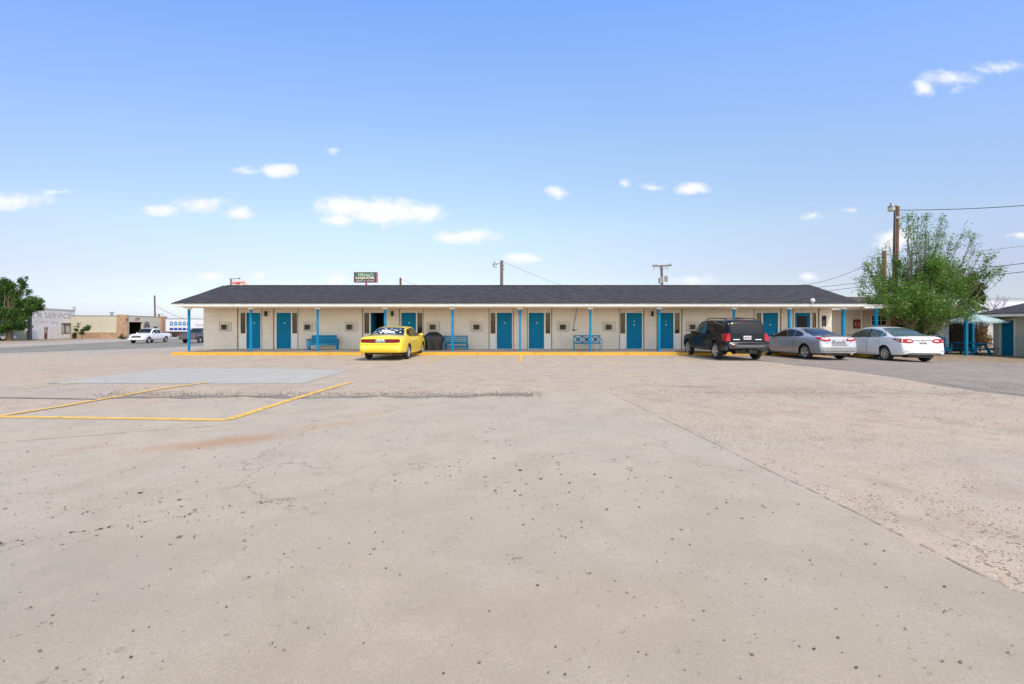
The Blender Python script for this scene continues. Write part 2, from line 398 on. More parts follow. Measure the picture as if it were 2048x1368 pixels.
def shingle_mat(name, c=(.033,.032,.036)):
    m, t, co = start(name)
    s = t.new('ShaderNodeSeparateXYZ', {0: co}).outputs
    uvv = t.new('ShaderNodeCombineXYZ', {0: s[0], 1: t.math('MULTIPLY', s[1], 1.05), 2: 0.0}).outputs[0]
    br = t.new('ShaderNodeTexBrick', {'Vector': uvv, 'Color1': (.75,.75,.75,1), 'Color2': (1.55,1.5,1.5,1), 'Mortar': (.32,.32,.32,1), 'Scale': 1.0, 'Mortar Size': .014,
                                     'Mortar Smooth': .6, 'Brick Width': .30, 'Row Height': .14, 'Bias': -.1})
    wv = t.noise(t.new('ShaderNodeMapping', {'Vector': uvv, 'Rotation': (0,0,.5), 'Scale': (1.0, 5.0, 1)}).outputs[0], 2.2, 4, .6, .6)
    k = t.ramp(wv, [(.35, .62), (.5, .9), (.68, 1.8)])
    big = t.ramp(t.noise(co, .35, 4, .6), [(.3, .9), (.7, 1.15)])
    col = t.mix(1.0, t.mix(1.0, t.mix(1.0, c, br.outputs[0], 'MULTIPLY'), k, 'MULTIPLY'), big, 'MULTIPLY')
    gr = t.noise(co, 90, 2, .7)
    col = t.mix(1.0, col, t.ramp(gr, [(.3, .65), (.7, 1.35)]), 'MULTIPLY')
    h = t.math('ADD', t.math('MULTIPLY', br.outputs[1], -1.0), t.math('MULTIPLY', gr, .3))
    finish(t, col, .9, h, .6, .01); return m

def leaf_mat(name, c1, c2, c3):
    m, t, co = start(name)
    oi = t.new('ShaderNodeNewGeometry')
    rnd = oi.outputs['Random Per Island']
    cl_ = t.noise(co, .9, 3, .6)
    f = t.math('ADD', t.math('MULTIPLY', rnd, .55), t.math('MULTIPLY', cl_, .5), clamp=True)
    col = t.ramp(f, [(.2, c1), (.5, c2), (.85, c3)])
    d = t.new('ShaderNodeBsdfPrincipled', {'Base Color': col, 'Roughness': .45, 'Specular IOR Level': .35})
    tr = t.new('ShaderNodeBsdfTranslucent', {0: t.mix(1.0, col, (1.3, 1.5, .6), 'MULTIPLY')})
    mx = t.new('ShaderNodeMixShader', {0: .35, 1: d.outputs[0], 2: tr.outputs[0]})
    t.l.new(mx.outputs[0], t.new('ShaderNodeOutputMaterial').inputs[0]); return m

def glass_mat(name, tintc=(.55,.62,.6), trans=.55, base=(.01,.012,.012)):
    m, t, co = start(name)
    b = t.new('ShaderNodeBsdfPrincipled', {'Base Color': (*base, 1), 'Roughness': .04, 'Specular IOR Level': .6})
    tr = t.new('ShaderNodeBsdfTransparent', {0: (*tintc, 1)})
    mx = t.new('ShaderNodeMixShader', {0: trans, 1: b.outputs[0], 2: tr.outputs[0]})
    t.l.new(mx.outputs[0], t.new('ShaderNodeOutputMaterial').inputs[0]); return m

def car_paint(name, col, metal=0.0, rough=.28, dust=.12, coat=.8, spec=.5):
    m, t, co = start(name)
    s = t.new('ShaderNodeSeparateXYZ', {0: co}).outputs[2]
    n = t.noise(co, 6, 6, .7)
    # road dust on the lower body
    k = t.math('MULTIPLY', t.smooth(s, .25, .75, 1, .25), t.smooth(n, .25, .8, 0, dust*2))
    c = t.mix(k, col, (.35,.30,.25))
    fl = t.noise(co, 300, 1)
    b = finish(t, c, t.math('ADD', rough, t.math('MULTIPLY', k, .6)), None)
    b.inputs['Metallic'].default_value = metal; b.inputs['Coat Weight'].default_value = coat; b.inputs['Specular IOR Level'].default_value = spec; b.inputs['Coat Roughness'].default_value = .06
    return m

CON1, CON2, CON3 = (.47,.405,.345), (.44,.40,.36), (.36,.315,.275)
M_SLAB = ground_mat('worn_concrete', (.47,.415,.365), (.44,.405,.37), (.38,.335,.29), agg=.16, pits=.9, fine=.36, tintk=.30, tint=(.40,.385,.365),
    stains_and_falloff=[(0,.3,8.5,5.4,0,(.36,.315,.262),.75),(-3.5,5.5,1.25,.42,.55,(.42,.25,.155),.8),(-2.6,6.4,.9,.35,.6,(.44,.31,.20),.6),(-4.9,5.2,.6,.15,.5,(.42,.28,.18),.4),(-2.2,7.3,.7,.25,.4,(.47,.38,.24),.5),(1.2,6.5,1.3,.8,.4,(.38,.355,.34),.4),(-3.0,2.3,1.4,1.2,0,(.30,.285,.265),.6),(3.0,1.9,1.4,1.0,0,(.30,.285,.265),.6),  # broad entry paints lens falloff over the foreground; grey corner entries darken its corners
            (-.9,3.4,1.1,.4,0,(.36,.335,.31),.3),(.2,2.2,.9,.4,.2,(.40,.31,.25),.35),(-2.0,2.6,.5,1.2,.3,(.33,.31,.30),.3),(1.5,3.3,.4,1.6,-.2,(.36,.33,.30),.3)])
M_LOT = ground_mat('exposed_aggregate_paving', (.50,.42,.35), (.47,.41,.36), (.37,.31,.26), agg=.62, aggcol=(.27,.18,.12), pits=.5, bump=.7, fine=.42, tintk=.3,
    stains_and_falloff=[(6.2,10.0,3.2,1.5,0,(.30,.23,.17),.30),(-14,16,5,3,0,(.40,.34,.33),.45),(4.2,10.6,1.0,.25,0,(.17,.15,.13),.5),(1,13,.7,.15,.1,(.2,.18,.16),.5),(-2.2,12.6,.9,.12,.3,(.2,.18,.16),.5),
            (5,4.5,1.6,2.0,0,(.42,.395,.37),.5)])
M_PATCH = ground_mat('grey_concrete_patch', (.42,.43,.435), (.45,.46,.46), (.38,.385,.39), agg=.04, pits=.25, fine=.22, tintk=.2)
M_PINK = ground_mat('pinkish_concrete_patch', (.44,.39,.36), (.42,.37,.34), (.36,.31,.28), agg=.08, pits=.6, fine=.25)
M_ASPH = ground_mat('weathered_asphalt', (.29,.26,.245), (.33,.30,.285), (.21,.185,.17), agg=.95, aggcol=(.20,.16,.14), pits=.3, pitcol=(.04,.035,.03), bump=.8, fine=.55)
M_DASPH = ground_mat('cracked_dark_asphalt', (.25,.235,.22), (.29,.27,.25), (.17,.16,.15), agg=.7, aggcol=(.22,.21,.20), pits=.6, bump=.9, fine=.8)
M_ROAD = ground_mat('street_asphalt', (.20,.195,.19), (.23,.22,.21), (.17,.165,.16), agg=.3, aggcol=(.15,.14,.13), pits=0, fine=.25, bump=.3)
M_APRON = ground_mat('pale_road_shoulder', (.42,.38,.35), (.38,.35,.33), (.33,.30,.28), agg=.2, pits=.2, fine=.3)
M_GRAVEL = ground_mat('tan_gravel', (.34,.26,.18), (.30,.24,.18), (.22,.16,.11), agg=.95, aggcol=(.30,.20,.13), pits=.4, bump=1.0, fine=.7, tintk=.1)
M_DIRT = ground_mat('bare_dirt', (.36,.27,.19), (.33,.26,.19), (.26,.20,.14), agg=.5, pits=.2, fine=.4, tintk=.05)
M_FIELD = ground_mat('dry_field', (.28,.23,.15), (.20,.20,.11), (.17,.16,.09), agg=.2, pits=0, fine=.5, tintk=.0)
M_YLINE = paint_mat('yellow_line_paint', (.74,.47,.10), .445)
M_YFADE = paint_mat('faded_yellow_line_paint', (.74,.55,.26), .50)
M_JOINT = paint_mat('joint_dirt', (.26,.21,.165), .49)
M_WLINE = paint_mat('white_line_paint', (.72,.71,.68), .40)
def kerb_mat():
    m, t, co = start('yellow_kerb_paint')
    n = t.noise(co, 5, 6, .7); n2 = t.noise(co, 26, 4, .7)
    c = t.mix(t.smooth(n, .4, .7, 0, .5), (.70,.39,.028), (.55,.29,.025))
    s = t.new('ShaderNodeSeparateXYZ', {0: co}).outputs[2]
    chip = t.math('MULTIPLY', t.smooth(n, .56, .62), t.smooth(s, .0, .07, 1, .15))
    c = t.mix(chip, c, (.13,.11,.09)); c = t.mix(t.smooth(n2, .62, .75, 0, .5), c, (.45,.33,.14))
    finish(t, c, .65, n2, .5, .01); return m
M_KERB = kerb_mat()
M_WALK = ground_mat('walkway_concrete', (.26,.22,.20), (.24,.20,.18), (.19,.16,.145), agg=.05, pits=.2, fine=.25)
M_BRICK = brick_mat('painted_brick', (.84,.775,.685), (.81,.745,.65), (.62,.56,.48), .205, .072, .008, .6, dirt=(.48,.42,.35))
M_WHITEBRICK = brick_mat('old_white_painted_brick', (.84,.81,.79), (.80,.77,.75), (.62,.58,.56), .4, .2, .012, .5, .25, (.45,.40,.38), .5)
M_PANEL = mat('cream_panel_paint', (.80,.725,.61), .6, var=.10, vscale=1.5, dirt=.12)
M_WPANEL = mat('pale_grey_panel_paint', (.74,.75,.77), .55, var=.08)
M_TRIM = mat('white_trim_paint', (.80,.78,.73), .5, var=.12, vscale=4, dirt=.22)
M_FASCIA = mat('white_fascia_paint', (.84,.82,.77), .5, var=.14, vscale=2.5, dirt=.35)
M_SOFFIT = mat('cream_soffit_paint', (.78,.64,.48), .65, var=.08)
M_ROOF = shingle_mat('charcoal_shingles')
M_ROOF2 = shingle_mat('brown_shingles', (.12,.075,.055))
M_TEAL = mat('turquoise_post_paint', (.005,.215,.42), .6, spec=.15, var=.14, vscale=5, dirt=.08)
M_DOOR = mat('blue_door_paint', (.003,.175,.345), .65, spec=.12, var=.10, vscale=1.4)
M_BENCH = mat('turquoise_bench_paint', (.004,.20,.36), .6, spec=.15, var=.18, vscale=7, dirt=.1)
M_BLACK = mat('black_plastic', (.012,.012,.013), .45)
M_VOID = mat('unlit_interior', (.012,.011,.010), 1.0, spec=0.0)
M_IRON = mat('grey_steel', (.30,.31,.33), .45, .7, var=.2)
M_RUST = mat('rusty_steel', (.16,.075,.045), .8, .2, var=.4, vscale=6)
M_GRILLE = mat('dark_brown_grille', (.07,.05,.035), .6)
M_ACBODY = mat('off_white_plastic', (.60,.57,.50), .5, var=.1)
M_CURT = mat('grey_curtain_cloth', (.42,.43,.46), .9, var=.15, vscale=6)
M_GLASS = glass_mat('window_glass', (.8,.84,.85), .6)
M_WHITE = mat('white_enamel', (.78,.78,.78), .35)
M_BROWN = mat('creosoted_wood', (.16,.085,.045), .85, var=.35, vscale=8, bump=.6, bscale=30)
M_GREYWOOD = mat('grey_weathered_wood', (.17,.13,.11), .85, var=.35, vscale=8, bump=.6, bscale=30)
M_BARK = mat('tree_bark', (.16,.12,.085), .9, var=.4, vscale=9, bump=.9, bscale=25)
M_COVER = mat('black_vinyl_cover', (.010,.010,.011), .42, var=.2, bump=.4, bscale=9)
M_RED = mat('red_enamel', (.45,.03,.035), .4)
M_OLIVE = mat('olive_render_wall', (.52,.49,.38), .8, var=.08, vscale=.5)
M_STONE = brick_mat('flagstone_facing', (.62,.34,.18), (.42,.27,.18), (.36,.30,.24), .5, .28, .03, .8, .4, (.5,.42,.32), .6)
M_WIRE = mat('black_cable', (.03,.03,.03), .6)
M_SPALL = mat('weathered_timber', (.34,.25,.17), .85, var=.3)
WORLD_ROOTS = []
def wroot(name, loc, label, cat, group=None):
    o = empty(name, loc, 0, label, cat, group); WORLD_ROOTS.append(o); return o

def wall_cells(mb, x0, x1, z0, z1, y0, y1, openings, mi=0):
    xs = sorted({x0, x1, *[min(max(v, x0), x1) for o in openings for v in o[:2]]})
    for a, b in zip(xs, xs[1:]):
        if b-a < 1e-4: continue
        xm = (a+b)/2; zs = [(z0, z1)]
        for (ox0, ox1, oz0, oz1) in openings:
            if ox0 < xm < ox1:
                nz = []
                for (p, q) in zs:
                    if oz1 <= p or oz0 >= q: nz.append((p, q)); continue
                    if oz0 > p: nz.append((p, oz0))
                    if oz1 < q: nz.append((oz1, q))
                zs = nz
        for p, q in zs: mb.box(a, b, y0, y1, p, q, mi)

# ------------------------------------------------------------------ ground surfaces
sheet('ground', [(-900,-60),(900,-60),(900,1400),(-900,1400)], 0, M_LOT)
_e = lambda pts: [G(*p) for p in pts]
# slab nearest the camera
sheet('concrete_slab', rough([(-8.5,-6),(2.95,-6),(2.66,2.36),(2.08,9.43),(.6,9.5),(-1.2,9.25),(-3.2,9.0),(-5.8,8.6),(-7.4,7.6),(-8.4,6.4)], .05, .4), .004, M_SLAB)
sheet('slab_joint', strip(rough([(2.93,-5),(2.665,2.36),(2.40,5.6),(2.09,9.43)], .014, .14, False), .011), .008, M_JOINT)
sheet('slab_joint', strip(rough([(2.09,9.43),(4.2,9.62),(8.4,9.5),(13,9.3)], .03, .4, False), .022), .006, M_JOINT)
sheet('slab_joint', strip(rough([(-8.3,4.3),(-6.1,5.5),(-4.1,6.4)], .05, .3, False), .014), .008, M_JOINT)
sheet('cracked_strip', rough(strip([G(*p) for p in [(215,794),(300,795),(420,793),(520,793),(600,796),(680,794),(800,794),(900,793),(1000,790),(1065,790)]], .20, .34), .16, .3, seed=3), .008, M_DASPH)
sheet('concrete_patch', rough(_e([(95,767),(150,760),(330,738),(500,737),(697,741),(640,757),(602,768)]), .05, .6), .006, M_PATCH)
sheet('concrete_patch', rough(_e([(-220,792),(-200,775),(0,773),(150,770),(262,771),(225,785),(196,798),(0,796)]), .05, .6), .004, M_PINK)
sheet('patch_edge', strip(rough(_e([(-150,797),(0,796),(70,797),(196,799)]), .03, .3, False), .10, .05), .012, M_DASPH)
sheet('asphalt', rough([G(*p) for p in [(1480,716.5),(1525,722),(1580,729),(1640,735),(1740,747),(1850,765),(1960,783),(2048,792),(2300,815)]] + [(40,11),(42,22.2),(13,22.2),(10.5,22.15)], .10, .5, seed=9), .006, M_ASPH)
sheet('tan_gravel', rough([(17.9,20.8),(22,20.0),(30,18.2),(44,16),(60,16),(60,60),(17.9,60)], .25, .8), .011, M_GRAVEL)
sheet('cracked_strip', rough(strip([G(*p) for p in [(1870,764),(1950,778),(2048,789),(2200,800)]], .18, .3), .12, .3, seed=5), .012, M_DASPH)
# street at the left
def ln(w, a): # point at street offset w, position a along it
    n = Vector(ND).normalized(); d = Vector((-n.y, n.x)); d = d if d.y > 0 else -d
    p = n*w + d*a; return (p.x, p.y)
near = [G(*p) for p in [(-260,717),(0,709),(150,706.5),(345,704.5)]]
sheet('road_shoulder', [ln(52,-20)] + [near[0]] + near[1:] + [(-17.5,24.9),(-18.2,33),(-22,60),ln(22,140),ln(22,320),ln(52,320)], .005, M_APRON)
sheet('road', [ln(43,-20)] + [G(*p) for p in [(-260,713),(0,706.5),(150,701.5),(290,697),(345,694.5),(400,692)]] + [ln(22,80),ln(24,140),ln(24,320),ln(43,320)], .010, M_ROAD)
sheet('lane_marking', strip([ln(37.0,-10),ln(37.0,32)], .14), .015, M_WLINE)
for a in (36, 48, 60, 74): sheet('lane_marking', strip([ln(33.6,a),ln(33.6,a+4)], .14), .015, M_WLINE)
sheet('dirt_verge', rough([ln(53.5,-20),ln(53.5,200),ln(61,200),ln(61,-20)], .4, 3), .03, M_DIRT)
sheet('dry_field', [ln(60.9,-20),ln(60.9,300),ln(400,500),ln(400,-60)], .026, M_FIELD)
mb = MB()
kp = [ln(52.2+.15*math.sin(i), -20+i*4) for i in range(60)]
for p, q in zip(kp, kp[1:]):
    mb.bar((p[0], p[1], gz(*p)+.07), (q[0], q[1], gz(*q)+.07), .3, .16)
tag(mb.build('street_kerb', mat('pale_kerb_concrete', (.50,.46,.42), .8, var=.2)), kind='structure')
# painted lines
yl = lambda name, pts, wd, m=M_YLINE, off=.011: sheet(name, strip(rough([G(*p) for p in pts], .012, .4, False), wd), off, m)
yl('parking_line', [(-120,833),(0,834.5),(200,837),(455,841)], .15)
yl('parking_line', [(457,840.3),(520,820),(600,795),(650,780),(700,765.5)], .15, M_YLINE, .0128)
yl('parking_line', [(-30,838),(0,833),(120,814),(250,791),(330,777),(420,765)], .13, M_YLINE, .0145)
yl('parking_line', [(35,779),(100,772),(165,764)], .10, M_YFADE)
for pts, m in (([(672,724),(733,714.5)], M_YFADE), ([(855,724.5),(902,711.5)], M_YLINE), ([(1040,725),(1043,710.6)], M_YLINE), ([(1236,724.5),(1190,711.5)], M_YFADE),
               ([(500,722),(610,711.5)], M_YFADE), ([(1420,724),(1345,712)], M_YFADE), ([(1560,717),(1620,723),(1640,724)], M_YFADE), ([(1705,716.5),(1760,722)], M_YFADE)):
    yl('parking_line', pts, .12 if m is M_YLINE else .11, m)

# ------------------------------------------------------------------ motel
YW, YP, YE, YK = 25.3, 23.45, 23.1, 22.2      # wall, posts, eave, kerb face
WX = lambda px: PX(px, YW)
XL, XR = -17.15, 17.78
motel = wroot('motel', (0, YW, 0), 'long low cream brick motel block with charcoal roof, blue doors and turquoise porch posts', 'motel')
ZF, ZC = .13, 2.39                              # walkway top, soffit
mb = MB(); mb.box(-16.45, XR+.4, YK+.17, YW-.002, -.3, ZF); mb.box(XL+.05, XR, YW+.1, YW+5.5, -.3, ZF); tag(mb.build('walkway', M_WALK), kind='structure')
mb = MB(); xk = -16.45
while xk < 17.7:
    L = random.uniform(2.2, 3.2); x2 = min(xk+L, 17.75); j = random.uniform(-.006, .006)
    mb.box(xk+.004, x2-.004, YK+j, YK+.168, -.2, ZF+.004+random.uniform(-.004, .004)); xk = x2
mb.box(-16.62, -16.45, YK+.02, YW, -.3, ZF+.002)
tag(mb.build('kerb', M_KERB, bevel=.018), kind='structure')

# openings: (px0, px1, ztop...) measured on the wall plane
Zp = lambda py: PZ(py, YW)
ZD0, ZD1, ZW0 = ZF+.03, Zp(625.5), Zp(667)
# groups: (left px, right px, doors [(px0,px1,kind)], windows [(px0,px1)])
GROUPS = [
 (475, 523.5, [(492.5,521,'blue','')], [(481,491)]),
 (547, 596, [(553,582,'blue','6')], [(584.5,594.5)]),
 (725, 772, [(741,769.5,'open','')], [(728.5,738.5)]),
 (799, 847, [(802.5,832,'blue','9')], [(834.5,845)]),
 (978, 1027, [(993.5,1024,'blue','10')], [(981,991)]),
 (1054.5,1103.5,[(1057.5,1088,'blue','11')], [(1091,1100.5)]),
 (1239,1288, [(1253,1284,'blue','12')], [(1240.5,1250.5)]),
 (1313.5,1364,[(1317,1347,'blue','14')], [(1349.5,1359.5)]),
 (1508,1562, [(1526,1556,'blue','15')], [(1513,1522.5)]),
 (1586,1638, [(1590,1620.5,'glass','')], [(1624.5,1632.5)]),
]
ops = []; ops_door = []
for (a, b, ds, ws) in GROUPS:
    ops.append((WX(a), WX(b), ZF-.5, ZC+.2))
ACS = [450, 616, 700, 866, 953.5, 1126, 1217.5, 1385]      # ac unit centres
for c in ACS: ops.append((WX(c-8.7), WX(c+8.7), Zp(661.3), Zp(646.3)))
bay = (WX(1643), WX(1652.5), Zp(653), Zp(631)); ops.append(bay)
mb = MB(); wall_cells(mb, XL, XR, -.3, ZC+.06, YW, YW+.2, ops)
mb.box(XL, XL+.2, YW+.2, YW+5.6, -.3, ZC+.06); mb.box(XR-.2, XR, YW+.2, YW+5.6, -.3, ZC+.06); mb.box(XL, XR, YW+5.6, YW+5.8, -.3, ZC+.06)
wall = mb.build('wall', M_BRICK, motel)
# faint vertical expansion strips beside each entry
for (a, b, ds, ws) in GROUPS:
    for p in (a, b): mb = MB(); mb.box(WX(p)-.017, WX(p)+.017, YW-.014, YW+.01, ZF, ZC); mb.build('cover_strip', M_SPALL, motel)
# raised outlines round the air conditioner recesses (old, larger openings)
for i, c in enumerate(ACS):
    mb = MB(); sh = (-2 if i in (0,1,2,3) else 0) + (2 if i in (1,2) else 0)
    x0, x1, z0, z1 = WX(c-12.5+sh+(3 if i < 4 else 0)), WX(c+12.5+sh+(3 if i < 4 else 0)), Zp(662.5), Zp(643.8); t_ = .022
    for bx in ((x0, x1, z1-t_, z1), (x0, x1, z0, z0+t_), (x0, x0+t_, z0+t_, z1-t_), (x1-t_, x1, z0+t_, z1-t_)): mb.box(bx[0], bx[1], YW-.012, YW+.02, bx[2], bx[3])
    mb.build('opening_trim', M_SPALL, motel)
# roof
ZE = 2.575; YR = 27.2; ZR = PZ(571, YR)
def roof_grid(x0, x1, n=60):
    mb = MB(); vs = []; m_ = 4
    back = 2*YR-YE
    for i in range(n+1):
        x = x0+(x1-x0)*i/n; s = .022*mnoise.noise(Vector((x*.45, 3, 1))) + .012*mnoise.noise(Vector((x*1.3, 7, 1)))
        for (y, z) in ((YE-.05, ZE-.012), (YE-.05, ZE+.012), ((YE+YR)/2, (ZE+ZR)/2+s*.6), (YR, ZR+s), ((back+YR)/2, (ZE+ZR)/2), (back, ZE), (back, ZE-.02), (YR, ZR-.05)): vs.append((x, y, z))
    k = 8; fs = []
    for i in range(n):
        for j in range(k): fs.append((i*k+j, i*k+(j+1) % k, (i+1)*k+(j+1) % k, (i+1)*k+j))
    fs += [tuple(range(k)), tuple(range(n*k+k-1, n*k-1, -1))]
    return mb.add(vs, fs)
roof = roof_grid(XL-.12, XR+.16).build('roof', M_ROOF, motel)
mb = MB()
for i in range(58):
    x = XL+.3+i*.6
    mb.add([(x-.16, YR-.13, ZR-.02), (x+.47, YR-.13, ZR-.022), (x+.47, YR, ZR+.036), (x-.16, YR, ZR+.030), (x-.16, YR+.13, ZR-.02), (x+.47, YR+.13, ZR-.022)], [(0,1,2,3),(3,2,5,4)])
mb.build('ridge_cap', M_ROOF, roof)
mb = MB(); xx = XL-.1
while xx < XR+.1:      # fascia boards, end to end
    x2 = min(xx+3.66, XR+.14); d = random.uniform(-.003, .003)
    mb.box(xx+.003, x2-.003, YE-.005+d, YE+.02+d, 2.425, ZE-.014); xx = x2
mb.build('fascia', M_FASCIA, motel)
for i in range(62): mb = MB(); mb.box(XL+.2+i*.565, XL+.225+i*.565, YE-.012, YE-.003, 2.522, 2.533); mb.build('fascia_nail', M_IRON, motel)
mb = MB(); mb.box(XL-.1, XR+.14, YE+.021, YW+5.7, ZC+.025, ZC+.06); mb.build('soffit', M_SOFFIT, motel)
mb = MB(); mb.box(XL+.25, XR+.1, YP-.08, YP+.08, ZC-.035, ZC+.024); mb.build('porch_beam', M_SOFFIT, motel)
for xs in (XL+.02, XR-.10):       # gable ends
    mb = MB(); mb.prism([(YE+.25, ZC+.06), (2*YR-YE-.25, ZC+.06), (YR, ZR-.07)], xs, xs+.1, plane='yz'); mb.build('gable', M_PANEL, motel)
for xs in (XL-.125, XR+.145):
    mb = MB()
    mb.prism([(YE-.05, ZE-.15), (YE-.05, ZE-.015), (YR, ZR-.055), (2*YR-YE, ZE-.03), (2*YR-YE, ZE-.17), (YR, ZR-.2)], xs-.012, xs+.012, plane='yz'); mb.build('bargeboard', M_FASCIA, motel)
# porch posts
for i, (px, w_) in enumerate([(378,.095),(502,.10),(635.3,.095),(770.2,.10),(905,.115),(1040,.10),(1180.7,.105),(1318,.12),(1468,.10),(1578,.11),(1687,.125)]):
    x = PX(px, YP); mb = MB(); tilt = .045 if i == 9 else (-.02 if i == 10 else 0)
    mb.bar((x+tilt, YP, ZF), (x, YP, ZC-.08), w_, w_*.95)
    p = mb.build('porch_post', M_TEAL, motel, bevel=.008)
    m2 = MB(); m2.prism([(x-.17, ZC-.03), (x+.17, ZC-.03), (x+.09, ZC-.10), (x-.09, ZC-.10)], YP-.07, YP+.07); m2.build('post_bracket', M_TRIM, p)
    if i in (7,): m3 = MB(); m3.box(x-w_*.75, x+w_*.75, YP-.1, YP+.1, ZF, ZF+.10); m3.build('post_base', M_TEAL, p)
# entries
def window(x0, x1, z0, z1, y, parent, curtain=0, fr=.035, name='window', frmat=None, bars=None, dark=True):
    mb = MB(); f = fr
    for bx in ((x0-f, x1+f, z1, z1+f), (x0-f, x1+f, z0-f, z0), (x0-f, x0, z0, z1), (x1, x1+f, z0, z1)): mb.box(bx[0], bx[1], y-.025, y+.05, bx[2], bx[3])
    if bars:
        nx, nz = bars
        for k in range(1, nx): xm = x0+(x1-x0)*k/nx; mb.box(xm-.012, xm+.012, y-.012, y+.012, z0, z1)
        for k in range(1, nz): zm = z0+(z1-z0)*k/nz; mb.box(x0, x1, y-.010, y+.010, zm-.012, zm+.012)
    w_ = mb.build(name, frmat or M_TRIM, parent)
    g = MB(); g.box(x0, x1, y+.014, y+.020, z0, z1); g.build('pane', M_GLASS, w_)
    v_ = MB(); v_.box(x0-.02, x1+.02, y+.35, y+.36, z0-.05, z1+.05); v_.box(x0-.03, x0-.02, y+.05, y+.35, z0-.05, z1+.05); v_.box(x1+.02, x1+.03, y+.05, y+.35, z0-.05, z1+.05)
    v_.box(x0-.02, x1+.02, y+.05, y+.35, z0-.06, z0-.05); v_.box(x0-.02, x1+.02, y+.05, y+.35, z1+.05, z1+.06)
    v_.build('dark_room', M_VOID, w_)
    if curtain:
        c0, c1, zb = {1: (x0, x1, z0), 2: (x0, x0+(x1-x0)*.9, z0+(z1-z0)*.6), 3: (x0+(x1-x0)*.3, x1-(x1-x0)*.1, z0+.02), 4: (x0, x0+(x1-x0)*.35, z0)}[curtain]
        cm = MB(); n = 22; vs = []
        for i in range(n+1):
            xx = c0+(c1-c0)*i/n; yy = y+.09+.018*math.sin(i*1.9)+.01*math.sin(i*.7)
            vs += [(xx, yy, zb), (xx+.006*math.sin(i), yy, (zb+z1)/2), (xx, yy, z1)]
        fs = [(3*i+j, 3*i+3+j, 3*i+4+j, 3*i+1+j) for i in range(n) for j in range(2)]
        cm.add(vs, fs, 0, True); cm.build('curtain', M_CURT, w_, recalc=False)
    return w_
curt = [4, 1, 3, 1, 2, 2, 1, 1, 4, 0]; curt[4] = 2; curt[6] = 0
for gi, (a, b, ds, ws) in enumerate(GROUPS):
    xa, xb = WX(a)+.022, WX(b)-.022
    oo = [(WX(d[0]), WX(d[1]), ZD0, ZD1) for d in ds] + [(WX(q[0]), WX(q[1]), ZW0, ZD1) for q in ws]
    mb = MB(); wall_cells(mb, xa, xb, ZF-.4, ZC+.05, YW+.035, YW+.10, oo); ep = mb.build('entry_panel', M_PANEL, motel)
    for q in ws:      # pale boarded panel below each sidelight
        m2 = MB(); x0, x1 = WX(q[0]), WX(q[1])
        for k in range(3): m2.box(x0+(x1-x0)*k/3+.004, x0+(x1-x0)*(k+1)/3-.004, YW+.022, YW+.034, ZF+.03, ZW0-.09)
        m2.build('sidelight_panel', M_WPANEL, ep)
        window(x0, x1, ZW0, ZD1, YW+.02, motel, curt[gi])
    for (p0, p1, kind, num) in ds:
        x0, x1 = WX(p0), WX(p1); f = .045
        fm = MB()
        fm.box(x0-f, x0, YW, YW+.12, ZF, ZD1+f); fm.box(x1, x1+f, YW, YW+.12, ZF, ZD1+f); fm.box(x0, x1, YW, YW+.12, ZD1, ZD1+f); fm.box(x0-f, x1+f, YW-.03, YW+.12, ZF+.001, ZD0)
        if kind == 'open':
            fr = fm.build('doorway', M_TRIM, motel)
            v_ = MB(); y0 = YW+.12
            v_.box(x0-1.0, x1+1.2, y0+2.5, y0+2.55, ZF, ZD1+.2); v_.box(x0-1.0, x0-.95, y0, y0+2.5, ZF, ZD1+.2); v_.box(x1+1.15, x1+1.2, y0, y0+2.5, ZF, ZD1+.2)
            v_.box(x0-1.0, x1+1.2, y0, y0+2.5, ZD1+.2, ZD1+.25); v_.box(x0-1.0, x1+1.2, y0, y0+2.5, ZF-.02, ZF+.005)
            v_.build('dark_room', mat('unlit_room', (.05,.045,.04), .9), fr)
            dm = MB(); dm.box(x0-.0, x0+.04, y0+.02, y0+.86, ZD0+.01, ZD1-.01); dm.build('open_door', M_DOOR, fr)
            continue
        fr = fm.build('door_frame', M_TRIM, motel)
        dm = MB(); yd = YW+.055
        if kind == 'glass':
            q0, q1, r0, r1 = x0+.14, x1-.13, ZD0+.5, ZD1-.17
            wall_cells(dm, x0+.004, x1-.004, ZD0, ZD1-.004, yd, yd+.045, [(q0, q1, r0, r1)])
            d_ = dm.build('door', M_DOOR, motel)
            g = MB(); g.box(q0, q1, yd+.012, yd+.02, r0, r1); g.build('pane', mat('dark_door_glass', (.012,.010,.010), .35, spec=.15), d_)
            s_ = MB(); s_.box(q0+.14, q0+.34, yd+.004, yd+.010, 1.28, 1.33); s_.build('notice_strip', M_WHITE, d_)
        else:
            dm.box(x0+.004, x1-.004, yd, yd+.045, ZD0, ZD1-.004)
            d_ = dm.build('door', M_DOOR, motel)
            n_ = MB(); xc = (x0+x1)/2+.02
            n_.lathe([(.0,-.012),(.035,-.012),(.045,0)], 8, 'y', (xc, yd, 1.60 if gi < 6 else 1.50)); n_.build('number_plate', mat('pale_brass', (.55,.58,.55), .35, .3), d_)
            if gi in (6, 7):
                text_obj('door_number', '8' if gi == 6 else '9', M_WHITE, (xc, yd-.004, 1.68), .12, d_, extrude=.003)
        hx = x0+.07 if (gi % 2 == 0) else x1-.07
        h_ = MB(); h_.lathe([(.0,-.06),(.028,-.055),(.03,-.03),(.012,-.015),(.03,-.002),(.03,0)], 12, 'y', (hx, yd, 1.03)); h_.build('handle', mat('dull_brass', (.35,.28,.14), .35, .8), d_)
